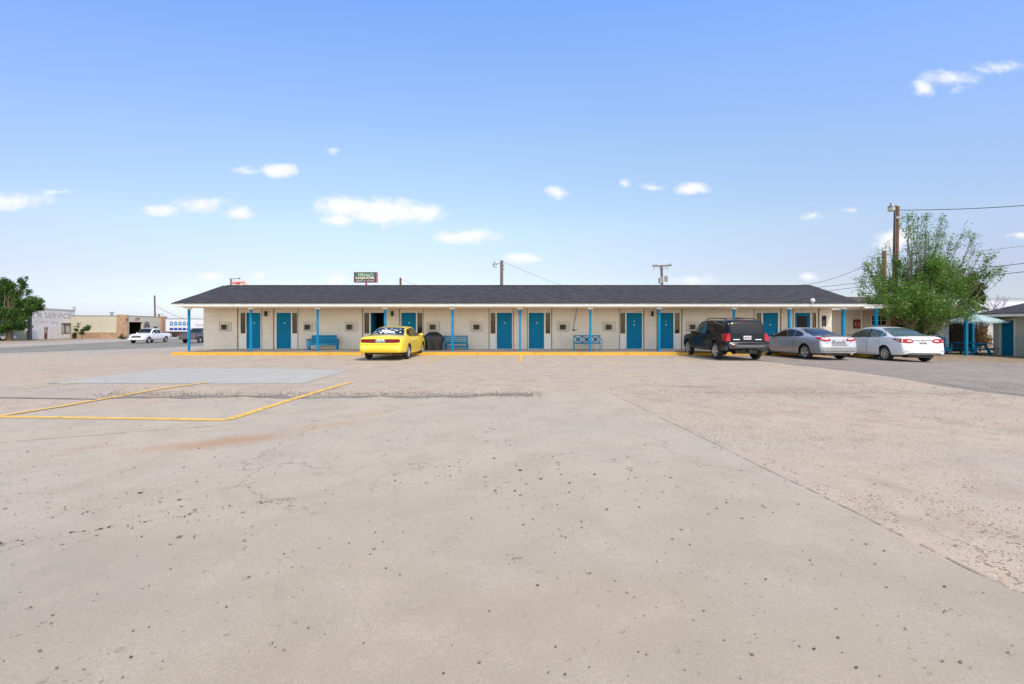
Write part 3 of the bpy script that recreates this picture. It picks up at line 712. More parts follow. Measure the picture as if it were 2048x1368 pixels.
# bay window near the office end
window(*bay, YW+.02, motel, 0, .07)
mb = MB(); mb.box(WX(1654.6), WX(1661), YW-.02, YW+.0, Zp(655), Zp(629)); mb.build('shutter', M_PANEL, motel)

# ------------------------------------------------------------------ things on the porch
AC_LAB = ['at the left end of the motel wall', 'above the boarded turquoise bench', 'just left of the open dark doorway',
          'above the black covered grill', 'between the slatted bench and a blue door', 'left of the hanging cable',
          'right of the lattice bench', 'beside the bonnet of the black four wheel drive']
ac0 = None
def make_ac():
    o = empty('air_conditioner', (0,0,0))
    w_, h_ = .47, .40
    mb = MB(); wall_cells(mb, -w_/2, w_/2, 0, h_, 0, .10, [(-w_/2+.05, w_/2-.10, .05, h_-.07)]); mb.box(-w_/2+.01, w_/2-.01, .10, .30, .01, h_-.01)
    mb.build('casing', M_ACBODY, o, bevel=.006)
    g = MB()
    g.box(-w_/2+.05, w_/2-.10, .085, .095, .05, h_-.07)
    for k in range(10): z = .065+k*.027; g.box(-w_/2+.05, w_/2-.10, .055, .085, z, z+.008)
    g.build('grille', M_GRILLE, o)
    k_ = MB(); k_.box(w_/2-.10, w_/2-.03, .001-.006, .001, .08, h_-.1); k_.build('control_panel', M_GRILLE if False else mat('grey_plastic', (.30,.28,.25), .5), o)
    return o
ac0 = make_ac()
for i, c in enumerate(ACS):
    o = ac0 if i == 0 else copy_tree(ac0)
    o.location = (WX(c), YW-.07, Zp(661)); tag(o, 'off-white wall air conditioner '+AC_LAB[i], 'air conditioner', 'air conditioners set in the motel wall')
LAMPS = [(533, 'between the first and second blue doors'), (784, 'right of the open dark doorway above the yellow car'), (1303, 'between the two blue doors right of the lattice bench')]
def make_lamp(col=None):
    o = empty('wall_lamp', (0,0,0)); mb = MB()
    mb.box(-.035, .035, -.012, 0, -.07, .07); mb.bar((0, -.01, .03), (0, -.07, .05), .02); mb.build('bracket', col or M_BLACK, o)
    m2 = MB(); m2.lathe([(.03,-.16),(.062,-.15),(.066,-.02),(.078,.07),(.06,.115),(.02,.135),(0,.14)], 14, 'z', (0,-.09,0)); m2.build('lantern', col or M_BLACK, o); return o
l0 = make_lamp()
for i, (c, lab) in enumerate(LAMPS):
    o = l0 if i == 0 else copy_tree(l0); o.location = (WX(c)+(.03 if i else 0), YW, Zp(627)); tag(o, 'small black lantern '+lab, 'wall lamp', 'lanterns on the porch wall')
l1 = make_lamp(M_TEAL); l1.location = (WX(1040), YW, Zp(625)); l1.name = 'wall_lamp'; tag(l1, 'porch lantern painted turquoise, behind the thin middle post', 'wall lamp', 'lanterns on the porch wall')
mb = MB(); xc = PX(1625, YE-.05)
mb.tube([(xc, YE-.04, 2.47), (xc, YE-.06, 2.55), (xc, YE-.06, 2.62)], .016, 8); g0 = mb.build('globe_lamp', M_WHITE); tag(g0, 'white globe lamp on a short stem at the edge of the charcoal roof', 'lamp')
m2 = MB(); m2.lathe([(.0,0),(.06,.02),(.10,.07),(.108,.12),(.09,.18),(.05,.215),(0,.225)], 18, 'z', (xc, YE-.06, 2.60)); m2.build('globe', M_WHITE, g0)
# hanging cable
mb = MB(); y_ = YW-.03
mb.tube([(PX(1153,y_-.5), y_-.5, ZC), (PX(1153,y_), y_-.02, PZ(619,y_)), (PX(1151.5,y_), y_-.02, PZ(632,y_)), (PX(1148,y_), y_-.02, PZ(646,y_)), (PX(1145.5,y_), y_-.02, PZ(657,y_)), (PX(1147,y_), y_-.02, PZ(660,y_)), (PX(1150,y_), y_-.03, PZ(661,y_)), (PX(1155,y_), y_-.02, PZ(659,y_))], .012, 6)
mb.box(PX(1145,y_), PX(1149,y_), y_-.06, y_, PZ(661.5,y_), PZ(658.3,y_))
tag(mb.build('hanging_cable', M_WIRE), 'loose black cable hanging from the soffit beside the lattice bench', 'cable')

YB = 24.55
def bench_base(name, px0, px1, label):
    x0, x1 = PX(px0, YB), PX(px1, YB); return empty(name, ((x0+x1)/2, YB, ZF), 0, label, 'bench', 'turquoise benches on the porch'), (x1-x0)
# bench one: boarded back and flat arms, turned a little
b1, wd = bench_base('bench', 615, 677, 'turquoise wooden bench with solid boarded back and flat arms'); b1.rotation_euler.z = R(9); wd = 1.55
mb = MB()
for k in range(3): mb.box(-wd/2+.12, wd/2-.12, .20+.03*k, .235+.03*k, .40+.135*k, .528+.135*k)
mb.build('backrest', M_BENCH, b1)
mb = MB()
for k in range(4): mb.box(-wd/2+.08, wd/2-.08, -.28+k*.115, -.175+k*.115, .365, .395)
mb.build('seat', M_BENCH, b1)
mb = MB(); mb.box(-wd/2+.08, wd/2-.08, -.28, -.25, .28, .363); mb.build('apron', M_BENCH, b1)
for s in (-1, 1):
    xx = s*(wd/2-.045)
    mb = MB(); mb.box(xx-.06, xx+.06, -.33, .26, .575, .605); mb.build('armrest', M_BENCH, b1)
    mb = MB(); mb.box(xx-.035, xx+.035, -.29, -.20, 0, .573); mb.build('leg', M_BENCH, b1)
    mb = MB(); mb.bar((xx, .16, 0), (xx, .25, .573), .07, .08); mb.build('leg', M_BENCH, b1)
# bench two: horizontal slats seen from its open back
b2, wd = bench_base('bench', 888.5, 935, 'turquoise slatted bench with five open rails, beside the black covered grill')
rows = [(.70,.775),(.60,.655),(.50,.555),(.355,.46),(.13,.235)]
for (a, b_) in rows:
    mb = MB(); mb.box(-wd/2+.06, wd/2-.06, -.02, .012, a, b_); mb.build('rail', M_BENCH, b2)
mb = MB(); mb.box(-wd/2+.03, wd/2-.03, .02, .46, .33, .353); mb.build('seat', M_BENCH, b2)
for s in (-1, 1):
    for y in (-.005, .44):
        mb = MB(); mb.box(s*(wd/2-.03)-.035, s*(wd/2-.03)+.035, y-.03, y+.03, 0, .79 if y < 0 else .325); mb.build('leg', M_BENCH, b2)
# bench three: cast lattice back in three panels
b3, wd = bench_base('bench', 1147, 1200.5, 'turquoise metal bench with three lattice panels and thin legs'); 
mb = MB()
mb.box(-wd/2, wd/2, 0, .03, .75, .80); mb.box(-wd/2, wd/2, 0, .03, .325, .385)
for k in range(4): x = -wd/2+.02+k*(wd-.04)/3; mb.box(x-.018, x+.018, 0, .03, .385, .76)
mb.build('back_frame', M_BENCH, b3)
for k in range(3):
    xa = -wd/2+.038+k*(wd-.04)/3; xb = xa+(wd-.04)/3-.036; xm, zm = (xa+xb)/2, .5725; mb = MB(); Y_b = .015
    for p, q in (((xa,.385),(xb,.76)), ((xa,.76),(xb,.385))): mb.bar((p[0], Y_b, p[1]), (q[0], Y_b, q[1]), .052, .022, up=(0,1,0))
    d = .085
    for p, q in (((xm-d,zm),(xm,zm+d)), ((xm,zm+d),(xm+d,zm)), ((xm+d,zm),(xm,zm-d)), ((xm,zm-d),(xm-d,zm))): mb.bar((p[0], Y_b+.001, p[1]), (q[0], Y_b+.001, q[1]), .045, .018, up=(0,1,0))
    for s in (-1, 1):
        mb.bar((xm, Y_b-.001, zm+s*.187), (xm+.1, Y_b-.001, zm+s*.09), .02, .016, up=(0,1,0)); mb.bar((xm, Y_b-.001, zm+s*.187), (xm-.1, Y_b-.001, zm+s*.09), .02, .016, up=(0,1,0))
    mb.build('lattice_panel', M_BENCH, b3)
mb = MB(); mb.box(-wd/2+.02, wd/2-.02, -.42, -.0, .35, .372); mb.build('seat', M_BENCH, b3)
for s in (-1, 1):
    mb = MB(); mb.tube([(s*(wd/2-.015), .01, 0), (s*(wd/2-.015), .01, .36)], .018, 8); mb.build('leg', M_BENCH, b3)
    mb = MB(); mb.tube([(s*(wd/2-.0), -.40, 0), (s*(wd/2+.02), -.40, .56), (s*(wd/2+.0), -.36, .60), (s*(wd/2-.01), 0, .59)], .018, 8); mb.build('armrest', M_BENCH, b3)
# covered grill
def grill():
    gx, gy = PX(866.5, 24.3), 24.35; o = empty('covered_grill', (gx, gy, ZF), R(4), 'barbecue grill under a black vinyl cover on the walkway, behind the yellow car', 'grill')
    s = 24.3/F; prof = [(0,21,.9),(.08,20.5,.88),(.45,18,.88),(.62,21.5,.95),(.72,20.8,.9),(.93,13.0,.75),(.985,8.5,.55),(1.0,5.5,.45)]
    # rings: height fraction, half width px, depth factor
    n = 64; vs = []; H = .985; rings = []
    prof = [(.0,15.5,.62),(.06,15.2,.62),(.30,17.5,.62),(.52,19.6,.62),(.66,21.4,.62),(.72,20.6,.60),(.80,17.8,.54),(.90,13.0,.42),(.965,10.2,.32),(.99,8.5,.22),(1.0,4,.1)]
    mb = MB()
    for (t_, hw, dp) in prof:
        for k in range(n):
            a = 2*math.pi*k/n; ca, sa = math.cos(a), math.sin(a); e = .45
            x = math.copysign(abs(ca)**e, ca)*hw*s; y = math.copysign(abs(sa)**e, sa)*dp*.48
            fold = .018*math.sin(a*9+1)+.014*math.sin(a*17+2)+.010*math.sin(a*31)
            f_ = 1+fold*2.4*(1-t_)*(1.0 if t_ < .7 else .4)
            vs.append((x*f_, y*f_, t_*H + .012*math.sin(a*5)*(t_ > .6)*(t_ < .99)))
    fs = [(i*n+k, i*n+(k+1) % n, (i+1)*n+(k+1) % n, (i+1)*n+k) for i in range(len(prof)-1) for k in range(n)] + [tuple(range((len(prof)-1)*n, len(prof)*n))]
    mb.add(vs, fs, 0, True); mb.build('cover', M_COVER, o)
    for xx in (-.3, .3):
        m2 = MB(); m2.lathe([(.05,-.02),(.05,.02)], 14, 'x', (xx, -.12, .05)); m2.build('caster', M_GRILLE, o)
grill()
# ------------------------------------------------------------------ vehicles
def interp(tab, xs):
    """monotone cubic through a table"""
    X = np.array([p[0] for p in tab]); Yv = np.array([p[1] for p in tab]); h = np.diff(X); d = np.diff(Yv)/h
    m = np.zeros(len(X)); m[0] = d[0]; m[-1] = d[-1]
    for i in range(1, len(X)-1):
        if d[i-1]*d[i] > 0:
            w1 = 2*h[i]+h[i-1]; w2 = h[i]+2*h[i-1]; m[i] = (w1+w2)/(w1/d[i-1]+w2/d[i])
    out = []
    for x in xs:
        x = min(max(x, X[0]), X[-1]); i = min(max(int(np.searchsorted(X, x))-1, 0), len(h)-1); t = (x-X[i])/h[i]
        out.append(float((2*t**3-3*t**2+1)*Yv[i]+(t**3-2*t**2+t)*h[i]*m[i]+(-2*t**3+3*t**2)*Yv[i+1]+(t**3-t**2)*h[i]*m[i+1]))
    return out

class Car:
    def __init__(s, name, S, paint, loc, rz, label, cat='car', group=None):
        s.S = S; s.root = empty(name, loc, rz, label, cat, group)
        key = sorted({round(p[0], 4) for k in ('top', 'width', 'bot', 'belt') for p in S[k]})
        xs = set(key); x0, x1 = key[0], key[-1]
        for a, b in zip(key, key[1:]):
            k = max(1, int((b-a)/.09))
            for j in range(1, k): xs.add(round(a+(b-a)*j/k, 4))
        xs = sorted(xs)
        top, wid, bot, belt = (interp(S[k], xs) for k in ('top', 'width', 'bot', 'belt'))
        rr = S.get('roof', .66); rings = []; H0 = S.get('gh', .30)
        for x, zt, wv, zb, bl in zip(xs, top, wid, bot, belt):
            bl = min(bl, zt-.015); bl = max(bl, zb+.02); zt = max(zt, bl+.01); h = bl-zb; H = zt-bl
            lo = [(.0,zb),(.5*wv,zb),(.84*wv,zb),(.945*wv,zb+.03*h),(.985*wv,zb+.14*h),(1.0*wv,zb+.38*h),(.998*wv,zb+.58*h),(.985*wv,zb+.78*h),(.965*wv,zb+.93*h),(.94*wv,bl)]
            g = min(max((H-.07)/H0, 0), 1); g = g*g*(3-2*g)
            wr = rr*S['W']*min(1, wv/S['W']*1.02)
            deck = [(.905*wv,bl+.30*H),(.83*wv,bl+.55*H),(.72*wv,bl+.75*H),(.56*wv,bl+.88*H),(.34*wv,bl+.97*H),(.17*wv,bl+.99*H)]
            bw = .905*wv
            cab = [(bw,bl+.02*H),(bw+(wr-bw)*.33,bl+.34*H),(bw+(wr-bw)*.68,bl+.68*H),(bw+(wr-bw)*1.0,bl+.91*H),(wr*.80,bl+.975*H),(wr*.4,bl+.996*H)]
            up = [(a[0]+(b[0]-a[0])*g, a[1]+(b[1]-a[1])*g) for a, b in zip(deck, cab)]
            rings.append([(x, y, z) for y, z in lo+up+[(0, zt)]])
        n = len(rings[0]); vs = []; N = 2*n-2
        for r in rings:
            vs += r + [(p[0], -p[1], p[2]) for p in r[-2:0:-1]]
        fs = [(i*N+k, i*N+(k+1) % N, (i+1)*N+(k+1) % N, (i+1)*N+k) for i in range(len(rings)-1) for k in range(N)]
        fs += [tuple(range(N)), tuple(reversed(range((len(rings)-1)*N, len(rings)*N)))]
        mb = MB(); mb.add(vs, fs, 0, True); body = mb.build('body', [paint, M_BLACK], s.root)
        me = body.data
        s.bvh = BVHTree.FromPolygons([v.co.copy() for v in me.vertices], [tuple(p.vertices) for p in me.polygons])
        # wheel arches
        ar = S['arch']; cut = MB()
        for ax in S['axles']:
            for sd in (-1, 1):
                y0 = sd*(S['W']-.36); y1 = sd*(S['W']+.3)
                cut.lathe([(ar, min(y0, y1)), (ar, max(y0, y1))], 40, 'y', (ax, 0, S['R']*1.0+.01), mi=1)
        co = cut.build('cutter', [paint, M_BLACK], s.root)
        md = body.modifiers.new('b', 'BOOLEAN'); md.operation = 'DIFFERENCE'; md.object = co; md.solver = 'EXACT'
        bpy.context.view_layer.update()
        nm = bpy.data.meshes.new_from_object(body.evaluated_get(bpy.context.evaluated_depsgraph_get()))
        body.modifiers.clear(); body.data = nm; bpy.data.objects.remove(co)
        for p in nm.polygons:
            p.use_smooth = True
            if p.normal.z < -.8 and p.center.z < S['bot'][len(S['bot'])//2][1]+.1: p.material_index = 1
        nm.set_sharp_from_angle(angle=R(34))
        s.body = body; s.paint = paint
        # shadowy underside pan
        s.wheels()
    def wheels(s):
        S = s.S; Rr = S['R']; n = S.get('spokes', 5); rimr = S.get('rimr', .68)*Rr; wd = .20
        tm = MB(); tm.lathe([(rimr, -wd/2+.03), (rimr+.01, -wd/2+.005), (Rr-.035, -wd/2), (Rr-.008, -wd/2+.02), (Rr, -wd/2+.05), (Rr, wd/2-.05), (Rr-.008, wd/2-.02), (Rr-.035, wd/2), (rimr+.01, wd/2-.005), (rimr, wd/2-.03)], 36, 'y', caps=False)
        tm.lathe([(rimr+.002, -wd/2+.05), (0, -wd/2+.05)], 24, 'y', caps=False); tm.lathe([(rimr+.002, wd/2-.05), (0, wd/2-.05)], 24, 'y', caps=False)
        rm = MB(); o_ = -wd/2
        rm.lathe([(rimr, o_+.05), (rimr, o_+.012), (rimr-.012, o_+.008), (rimr-.025, o_+.02), (rimr-.03, o_+.05)], 36, 'y', caps=False)
        rm.lathe([(.0, o_+.015), (.03, o_+.013), (.055, o_+.02), (.06, o_+.05)], 16, 'y', caps=False)
        sw = S.get('sw', .05)
        for k in range(n):
            a = 2*math.pi*k/n+.3; ca, sa = math.cos(a), math.sin(a); w0, w1 = sw*.9, sw*(1.0 if n > 6 else 1.5)
            p = []
            for (r, ww) in ((.045, w0), (rimr-.02, w1)):
                for q in (-1, 1):
                    for yy in (o_+.018, o_+.045): p.append((r*ca - q*ww/2*sa, yy, r*sa + q*ww/2*ca))
            rm.add(p, [(0,1,3,2),(4,6,7,5),(0,4,5,1),(2,3,7,6),(0,2,6,4),(1,5,7,3)])
        for ax in S['axles']:
            for sd in (-1, 1):
                y = sd*(S['W']-.02-wd/2)
                if not hasattr(s, 'w0'):
                    w_ = tm.build('wheel', M_TYRE, s.root, recalc=False); r_ = rm.build('rim', M_RIM, w_); s.w0 = w_
                else: w_ = copy_tree(s.w0, s.root)
                w_.location = (ax, y, Rr); w_.rotation_euler = (0, R(37*ax), 0 if sd < 0 else math.pi)
    def cast(s, axis, a, b):
        o, d = {'left': ((a, 4, b), (0,-1,0)), 'right': ((a, -4, b), (0,1,0)), 'rear': ((-6, a, b), (1,0,0)), 'front': ((6, a, b), (-1,0,0)), 'top': ((a, b, 5), (0,0,-1))}[axis]
        h = s.bvh.ray_cast(Vector(o), Vector(d))
        if h[0] is None:
            h = s.bvh.find_nearest(Vector(o)+Vector(d)*3.2)
            return h[0], -Vector(d)
        n = h[1]; n = n if n.dot(Vector(d)) < 0 else -n
        return h[0], n
    def patch(s, name, axis, cols, m, off=.006, parent=None, step=.07, label=None, thick=0.0):
        """panel lying on the body; cols = (position, low, high) along its length"""
        cc = []
        for p, q in zip(cols, cols[1:]):
            k = max(1, int(math.ceil(abs(q[0]-p[0])/step)))
            for j in range(k): cc.append(tuple(p[i]+(q[i]-p[i])*j/k for i in range(3)))
        cc.append(cols[-1]); hh = max(c[2]-c[1] for c in cc); nr = max(1, int(math.ceil(hh/step)))
        vs = []
        for (a, lo, hi) in cc:
            for r in range(nr+1):
                co, n = s.cast(axis, a, lo+(hi-lo)*r/nr); vs.append(co+n*off)
        fs = [(i*(nr+1)+r, (i+1)*(nr+1)+r, (i+1)*(nr+1)+r+1, i*(nr+1)+r+1) for i in range(len(cc)-1) for r in range(nr)]
        mb = MB(); mb.add(vs, fs, 0, True); o = mb.build(name, m, parent or s.root, recalc=False)
        if label: o['label'] = label
        return o
    def line(s, name, axis, pts, wd, m, off=.004, parent=None):
        vs = []; pp = []
        for p, q in zip(pts, pts[1:]):
            k = max(1, int(math.hypot(q[0]-p[0], q[1]-p[1])/.08))
            pp += [(p[0]+(q[0]-p[0])*j/k, p[1]+(q[1]-p[1])*j/k) for j in range(k)]
        pp.append(pts[-1])
        for i, p in enumerate(pp):
            d = Vector((pp[min(i+1, len(pp)-1)][0]-pp[max(i-1, 0)][0], pp[min(i+1, len(pp)-1)][1]-pp[max(i-1, 0)][1])).normalized()
            for q in (-1, 1):
                co, n = s.cast(axis, p[0]-d.y*q*wd/2, p[1]+d.x*q*wd/2); vs.append(co+n*off)
        mb = MB(); mb.add(vs, [(2*i, 2*i+2, 2*i+3, 2*i+1) for i in range(len(pp)-1)], 0, True); return mb.build(name, m, parent or s.root, recalc=False)
    def plate(s, y, z, txt, w=.31, h=.155, axis='rear'):
        co, n = s.cast(axis, y, z); d = -1 if axis == 'rear' else 1; x = co.x + d*.016
        mb = MB(); mb.box(min(x, x-d*.03), max(x, x-d*.03), y-w/2, y+w/2, z-h/2, z+h/2); p = mb.build('license_plate', M_PLATE, s.root, bevel=.004)
        if txt:
            text_obj('plate_number', txt, M_PLTXT, (x+d*.003, y, z-.012), .095, p, rot=(R(90), 0, R(-90) if d < 0 else R(90)), width=w*.86, extrude=.002, bold=.002)
            text_obj('plate_heading', 'TEXAS', M_RED, (x+d*.003, y, z+.052), .034, p, rot=(R(90), 0, R(-90) if d < 0 else R(90)), extrude=.002)
    def mirror(s, x, z, m):
        for sd in (1, -1):
            co, n = s.cast('left' if sd > 0 else 'right', x, z); mb = MB(); y = co.y
            mb.lathe([(.0,-.09),(.05,-.085),(.075,-.04),(.08,.03),(.07,.05),(0,.05)], 14, 'x', (0,0,0))
            mb.v = [(p[0]+x, p[1]*1.25+y+sd*.13, p[2]*.95+z+.03) for p in mb.v]
            mb.bar((x, y-sd*.02, z), (x, y+sd*.08, z+.02), .06, .04); mb.build('mirror', m, s.root)
    def doors(s, segs, zlo, zhi):
        """door outlines: segs = list of (x0,x1); handle on the rear part"""
        for (x0, x1) in segs:
            for ax in ('left', 'right'):
                s.patch('door_gap', ax, [(x0-.006, zlo-.006, zhi), (x1+.006, zlo-.006, zhi)], M_SEAM, .0015)
                d = s.patch('door', ax, [(x0+.004, zlo, zhi), (x1-.004, zlo, zhi)], s.paint, .0045)
                hx = x0+.16; z = zhi-.13; co, n = s.cast(ax, hx, z); sg = 1 if ax == 'left' else -1
                mb = MB(); mb.box(hx-.09, hx+.09, co.y-.02, co.y+.02, z-.018, z+.018, c=(0, sg*.022, 0)); mb.build('handle', s.handle, d, bevel=.006)
M_TYRE = mat('tyre_rubber', (.018,.018,.018), .8, var=.2)
M_RIM = mat('alloy_wheel', (.55,.56,.58), .3, .7, var=.15, vscale=12)
M_CGLASS = mat('tinted_car_glass', (.008,.010,.012), .05, spec=.4)
M_GGLASS = mat('green_tinted_car_glass', (.05,.085,.075), .05, spec=.8)
M_LAMP = mat('red_tail_lens', (.42,.008,.012), .22, spec=.3)
M_DLAMP = mat('dark_red_tail_lens', (.16,.004,.010), .22, spec=.25)
M_CLEAR = mat('clear_lamp_lens', (.62,.62,.62), .12, coat=.6)
M_PLATE = mat('licence_plate_white', (.70,.71,.72), .4)
M_PLTXT = mat('plate_lettering', (.02,.02,.06), .5)
M_SEAM = mat('shut_line', (.012,.012,.012), .8)
M_CLAD = mat('grey_bumper_plastic', (.055,.06,.068), .55, spec=.3)
M_CHROME = mat('chrome_trim', (.7,.7,.7), .12, 1.0)
P_YEL = car_paint('yellow_car_paint', (.84,.62,.012), dust=.10)
P_BLK = car_paint('black_car_paint', (.004,.005,.008), rough=.2, dust=.02, coat=.22, spec=.15)
P_SIL = car_paint('silver_car_paint', (.44,.46,.50), .45, .3)
P_WHT = car_paint('white_car_paint', (.74,.75,.77), 0, .25, .08)
P_DRK = car_paint('charcoal_truck_paint', (.03,.033,.038), .2)

def sedan_glass(c, rear, shield, side, gl=M_CGLASS, blk=M_BLACK):
    """rear=(x_low,x_top,w_low,w_top), side=[cols] list of window polygons"""
    xl, xt, wl, wt = rear
    c.patch('window_surround', 'top', [(xl-.03, -wl-.035, wl+.035), (xt+.03, -wt-.03, wt+.03)], blk, .003)
    rg = c.patch('rear_window', 'top', [(xl, -wl, wl), (xt, -wt, wt)], gl, .006)
    xl, xt, wl, wt = shield
    c.patch('windshield', 'top', [(xt, -wt, wt), (xl, -wl, wl)], gl, .006)
    for ax in ('left', 'right'):
        for cols in side:
            c.patch('side_window', ax, cols, gl, .007)
    return rg

# --- yellow sedan
SY = dict(W=.935, roof=.66, R=.325, arch=.37, axles=(-1.38, 1.47), spokes=7, sw=.05,
  top=[(-2.54,.56),(-2.53,.62),(-2.49,.66),(-2.465,.72),(-2.44,.90),(-2.40,.965),(-2.25,1.01),(-1.95,1.04),(-1.68,1.06),(-1.5,1.10),(-1.1,1.26),(-.75,1.36),(-.3,1.41),(.2,1.42),(.6,1.37),(1.0,1.22),(1.35,1.04),(1.5,.98),(2.1,.88),(2.4,.76),(2.5,.64),(2.54,.5)],
  belt=[(-2.54,.52),(-2.49,.62),(-2.44,.84),(-2.3,.92),(-1.5,.96),(0,.95),(1.3,.92),(2.1,.82),(2.4,.68),(2.54,.46)],
  bot=[(-2.54,.40),(-2.5,.34),(-2.3,.32),(-1.9,.30),(0,.20),(1.9,.22),(2.4,.25),(2.54,.32)],
  width=[(-2.54,.66),(-2.50,.80),(-2.44,.86),(-2.3,.90),(-2.0,.925),(-1.5,.935),(1.2,.935),(1.9,.92),(2.3,.84),(2.48,.70),(2.54,.56)])
c = Car('parked_car', SY, P_YEL, (-5.33+.0, 19.6+1.38, 0), R(90-.6), 'bright yellow sedan with white writing on its rear window, parked at the kerb'); c.handle = P_YEL
sedan_wins = [[(-1.22,1.03,1.045),(-1.02,.985,1.19),(-.72,.97,1.285),(-.42,.965,1.315)], [(-.34,.965,1.32),(.1,.96,1.335),(.45,.955,1.30),(.8,.955,1.17),(1.12,.955,1.0)]]
rg = sedan_glass(c, (-1.66,-.78,.72,.56), (1.36,.58,.74,.56), sedan_wins)
c.doors([(-1.06+.2,-.36),(-.34,.98)], .30, .93)
for sd in (-1, 1):
    pts = [(sd*.21,.735,.885),(sd*.55,.735,.885),(sd*.72,.74,.88),(sd*.80,.76,.865)]
    c.patch('tail_light', 'rear', pts if sd > 0 else pts[::-1], M_DLAMP, .010)
c.patch('plate_recess', 'rear', [(-.21,.73,.885),(.21,.73,.885)], mat('grey_green_trim', (.13,.16,.15), .4), .010)
c.plate(0, .805, '7LR 4K82', .30, .15)
c.line('bumper_seam', 'rear', [(-.82,.66),(.82,.66)], .012, M_SEAM)
c.line('bumper_seam', 'rear', [(-.78,.45),(.78,.45)], .010, mat('yellow_shadow_gap', (.35,.24,.01), .6))
for y in (-.62, .62): c.patch('reflector', 'rear', [(y-.03,.52,.56),(y+.03,.52,.56)], M_CLEAR, .008)
mb = MB(); mb.lathe([(.035,0),(.03,-.16)], 12, 'x', (-2.40,-.45,.28)); mb.build('exhaust_pipe', M_RUST, c.root)
mb = MB(); mb.box(-2.2,-1.9,-.6,.6,.24,.34); mb.box(-1.5,-1.3,-.8,.8,.22,.30); mb.build('underbody', M_BLACK, c.root)
c.mirror(.92, .98, P_YEL)
# shoe-polish marks on the rear glass
MK = mat('white_window_paint', (.8,.8,.8), .7); rnd = random.Random(3)
marks = MB()
def splat(cy, cx_, ry, rx):
    vs = []; n = 14
    for k in range(n):
        a = 2*math.pi*k/n; r = 1+.3*rnd.uniform(-1, 1); co, nn = c.cast('top', cx_+rx*r*math.sin(a), cy+ry*r*math.cos(a)); vs.append(co+nn*.009)
    marks.add(vs, [tuple(range(n))])
for (cy, cx_, ry, rx) in [(.44,-1.48,.035,.03),(.33,-1.38,.03,.03),(.56,-1.46,.03,.02),(.40,-1.25,.03,.03),(.27,-1.15,.05,.03),(.12,-1.08,.035,.025),(-.08,-1.04,.09,.025),(-.22,-1.12,.03,.04),(-.34,-1.2,.07,.04),(-.45,-1.04,.05,.03),
    (-.52,-1.32,.04,.05),(-.34,-1.56,.06,.04),(.50,-1.6,.05,.03),(.2,-1.02,.06,.03),(-.30,-1.04,.03,.02),(.55,-1.28,.03,.03)]: splat(cy, cx_, ry, rx)
me = text_mesh('7Eio', .34, 0, .014)
xs = [v.co.x for v in me.vertices]; k = .62/(max(xs)-min(xs))
bm = bmesh.new(); bm.from_mesh(me); bmesh.ops.triangulate(bm, faces=bm.faces[:]); bm.verts.index_update()
vs = []
for v in bm.verts:
    co, nn = c.cast('top', -1.34+v.co.y*1.25, .02-v.co.x*k); vs.append(co+nn*.011)
marks.add(vs, [tuple(q.index for q in f.verts) for f in bm.faces]); bm.free()
marks.build('painted_writing', MK, rg, recalc=False)

# --- black four wheel drive
SB = dict(W=.945, roof=.765, R=.375, arch=.44, axles=(-1.38, 1.49), spokes=5, sw=.075, rimr=.66, gh=.22,
  top=[(-2.36,.66),(-2.35,.70),(-2.30,.74),(-2.28,.80),(-2.25,1.10),(-2.16,1.38),(-2.06,1.60),(-1.95,1.665),(-1.7,1.69),(-.9,1.71),(.1,1.70),(.42,1.64),(.8,1.40),(1.12,1.16),(1.3,1.12),(2.0,1.05),(2.25,.97),(2.38,.84),(2.44,.60)],
  belt=[(-2.36,.62),(-2.28,.76),(-2.25,1.02),(-2.1,1.09),(0,1.07),(1.2,1.05),(2.0,.98),(2.3,.82),(2.44,.55)],
  bot=[(-2.36,.50),(-2.2,.44),(-1.9,.40),(0,.36),(1.9,.38),(2.3,.40),(2.44,.46)],
  width=[(-2.36,.78),(-2.32,.86),(-2.24,.905),(-2.0,.93),(-1.5,.945),(1.4,.945),(2.0,.91),(2.3,.80),(2.44,.62)])
c = Car('parked_car', SB, P_BLK, (9.56, 19.45+1.38, 0), R(90+1), 'black four wheel drive with roof rails and grey bumper, parked beside the silver coupe'); c.handle = P_BLK
c.patch('rear_window', 'rear', [(-.66,1.13,1.50),(-.60,1.12,1.60),(.60,1.12,1.60),(.66,1.13,1.50)], M_CGLASS, .006)
for ax in ('left', 'right'):
    c.patch('side_window', ax, [(-2.0,1.15,1.50),(-1.9,1.13,1.60),(-1.28,1.12,1.62)], M_CGLASS, .007)
    c.patch('side_window', ax, [(-1.2,1.12,1.62),(-.42,1.11,1.625)], M_CGLASS, .007)
    c.patch('side_window', ax, [(-.34,1.11,1.625),(.28,1.10,1.60),(.55,1.10,1.46),(.95,1.09,1.20)], M_GGLASS, .007)
    c.patch('wheel_arch_trim', ax, [(-1.38+.52*math.cos(a), .375+.52*math.sin(a)-.04, .375+.52*math.sin(a)+.03) for a in [math.pi*k/12 for k in range(12, -1, -1)] if math.sin(a) > .22], P_BLK, .012)
    c.patch('sill_cladding', ax, [(-.9,.38,.50),(.95,.38,.50)], M_CLAD, .012)
c.patch('windshield', 'top', [(.46,-.60,.60),(1.08,-.70,.70)], M_CGLASS, .006)
c.doors([(-1.18,-.40),(-.38,.66)], .50, 1.07)
for sd in (-1, 1):
    pts = [(sd*.70,.82,1.10),(sd*.80,.80,1.12),(sd*.885,.79,1.08)]
    c.patch('tail_light', 'rear', pts if sd > 0 else pts[::-1], M_LAMP, .014)
    ax = 'left' if sd > 0 else 'right'
    c.patch('tail_light', ax, [(-2.235,.80,1.08),(-2.10,.82,1.10),(-2.02,.88,1.04)], M_LAMP, .012)
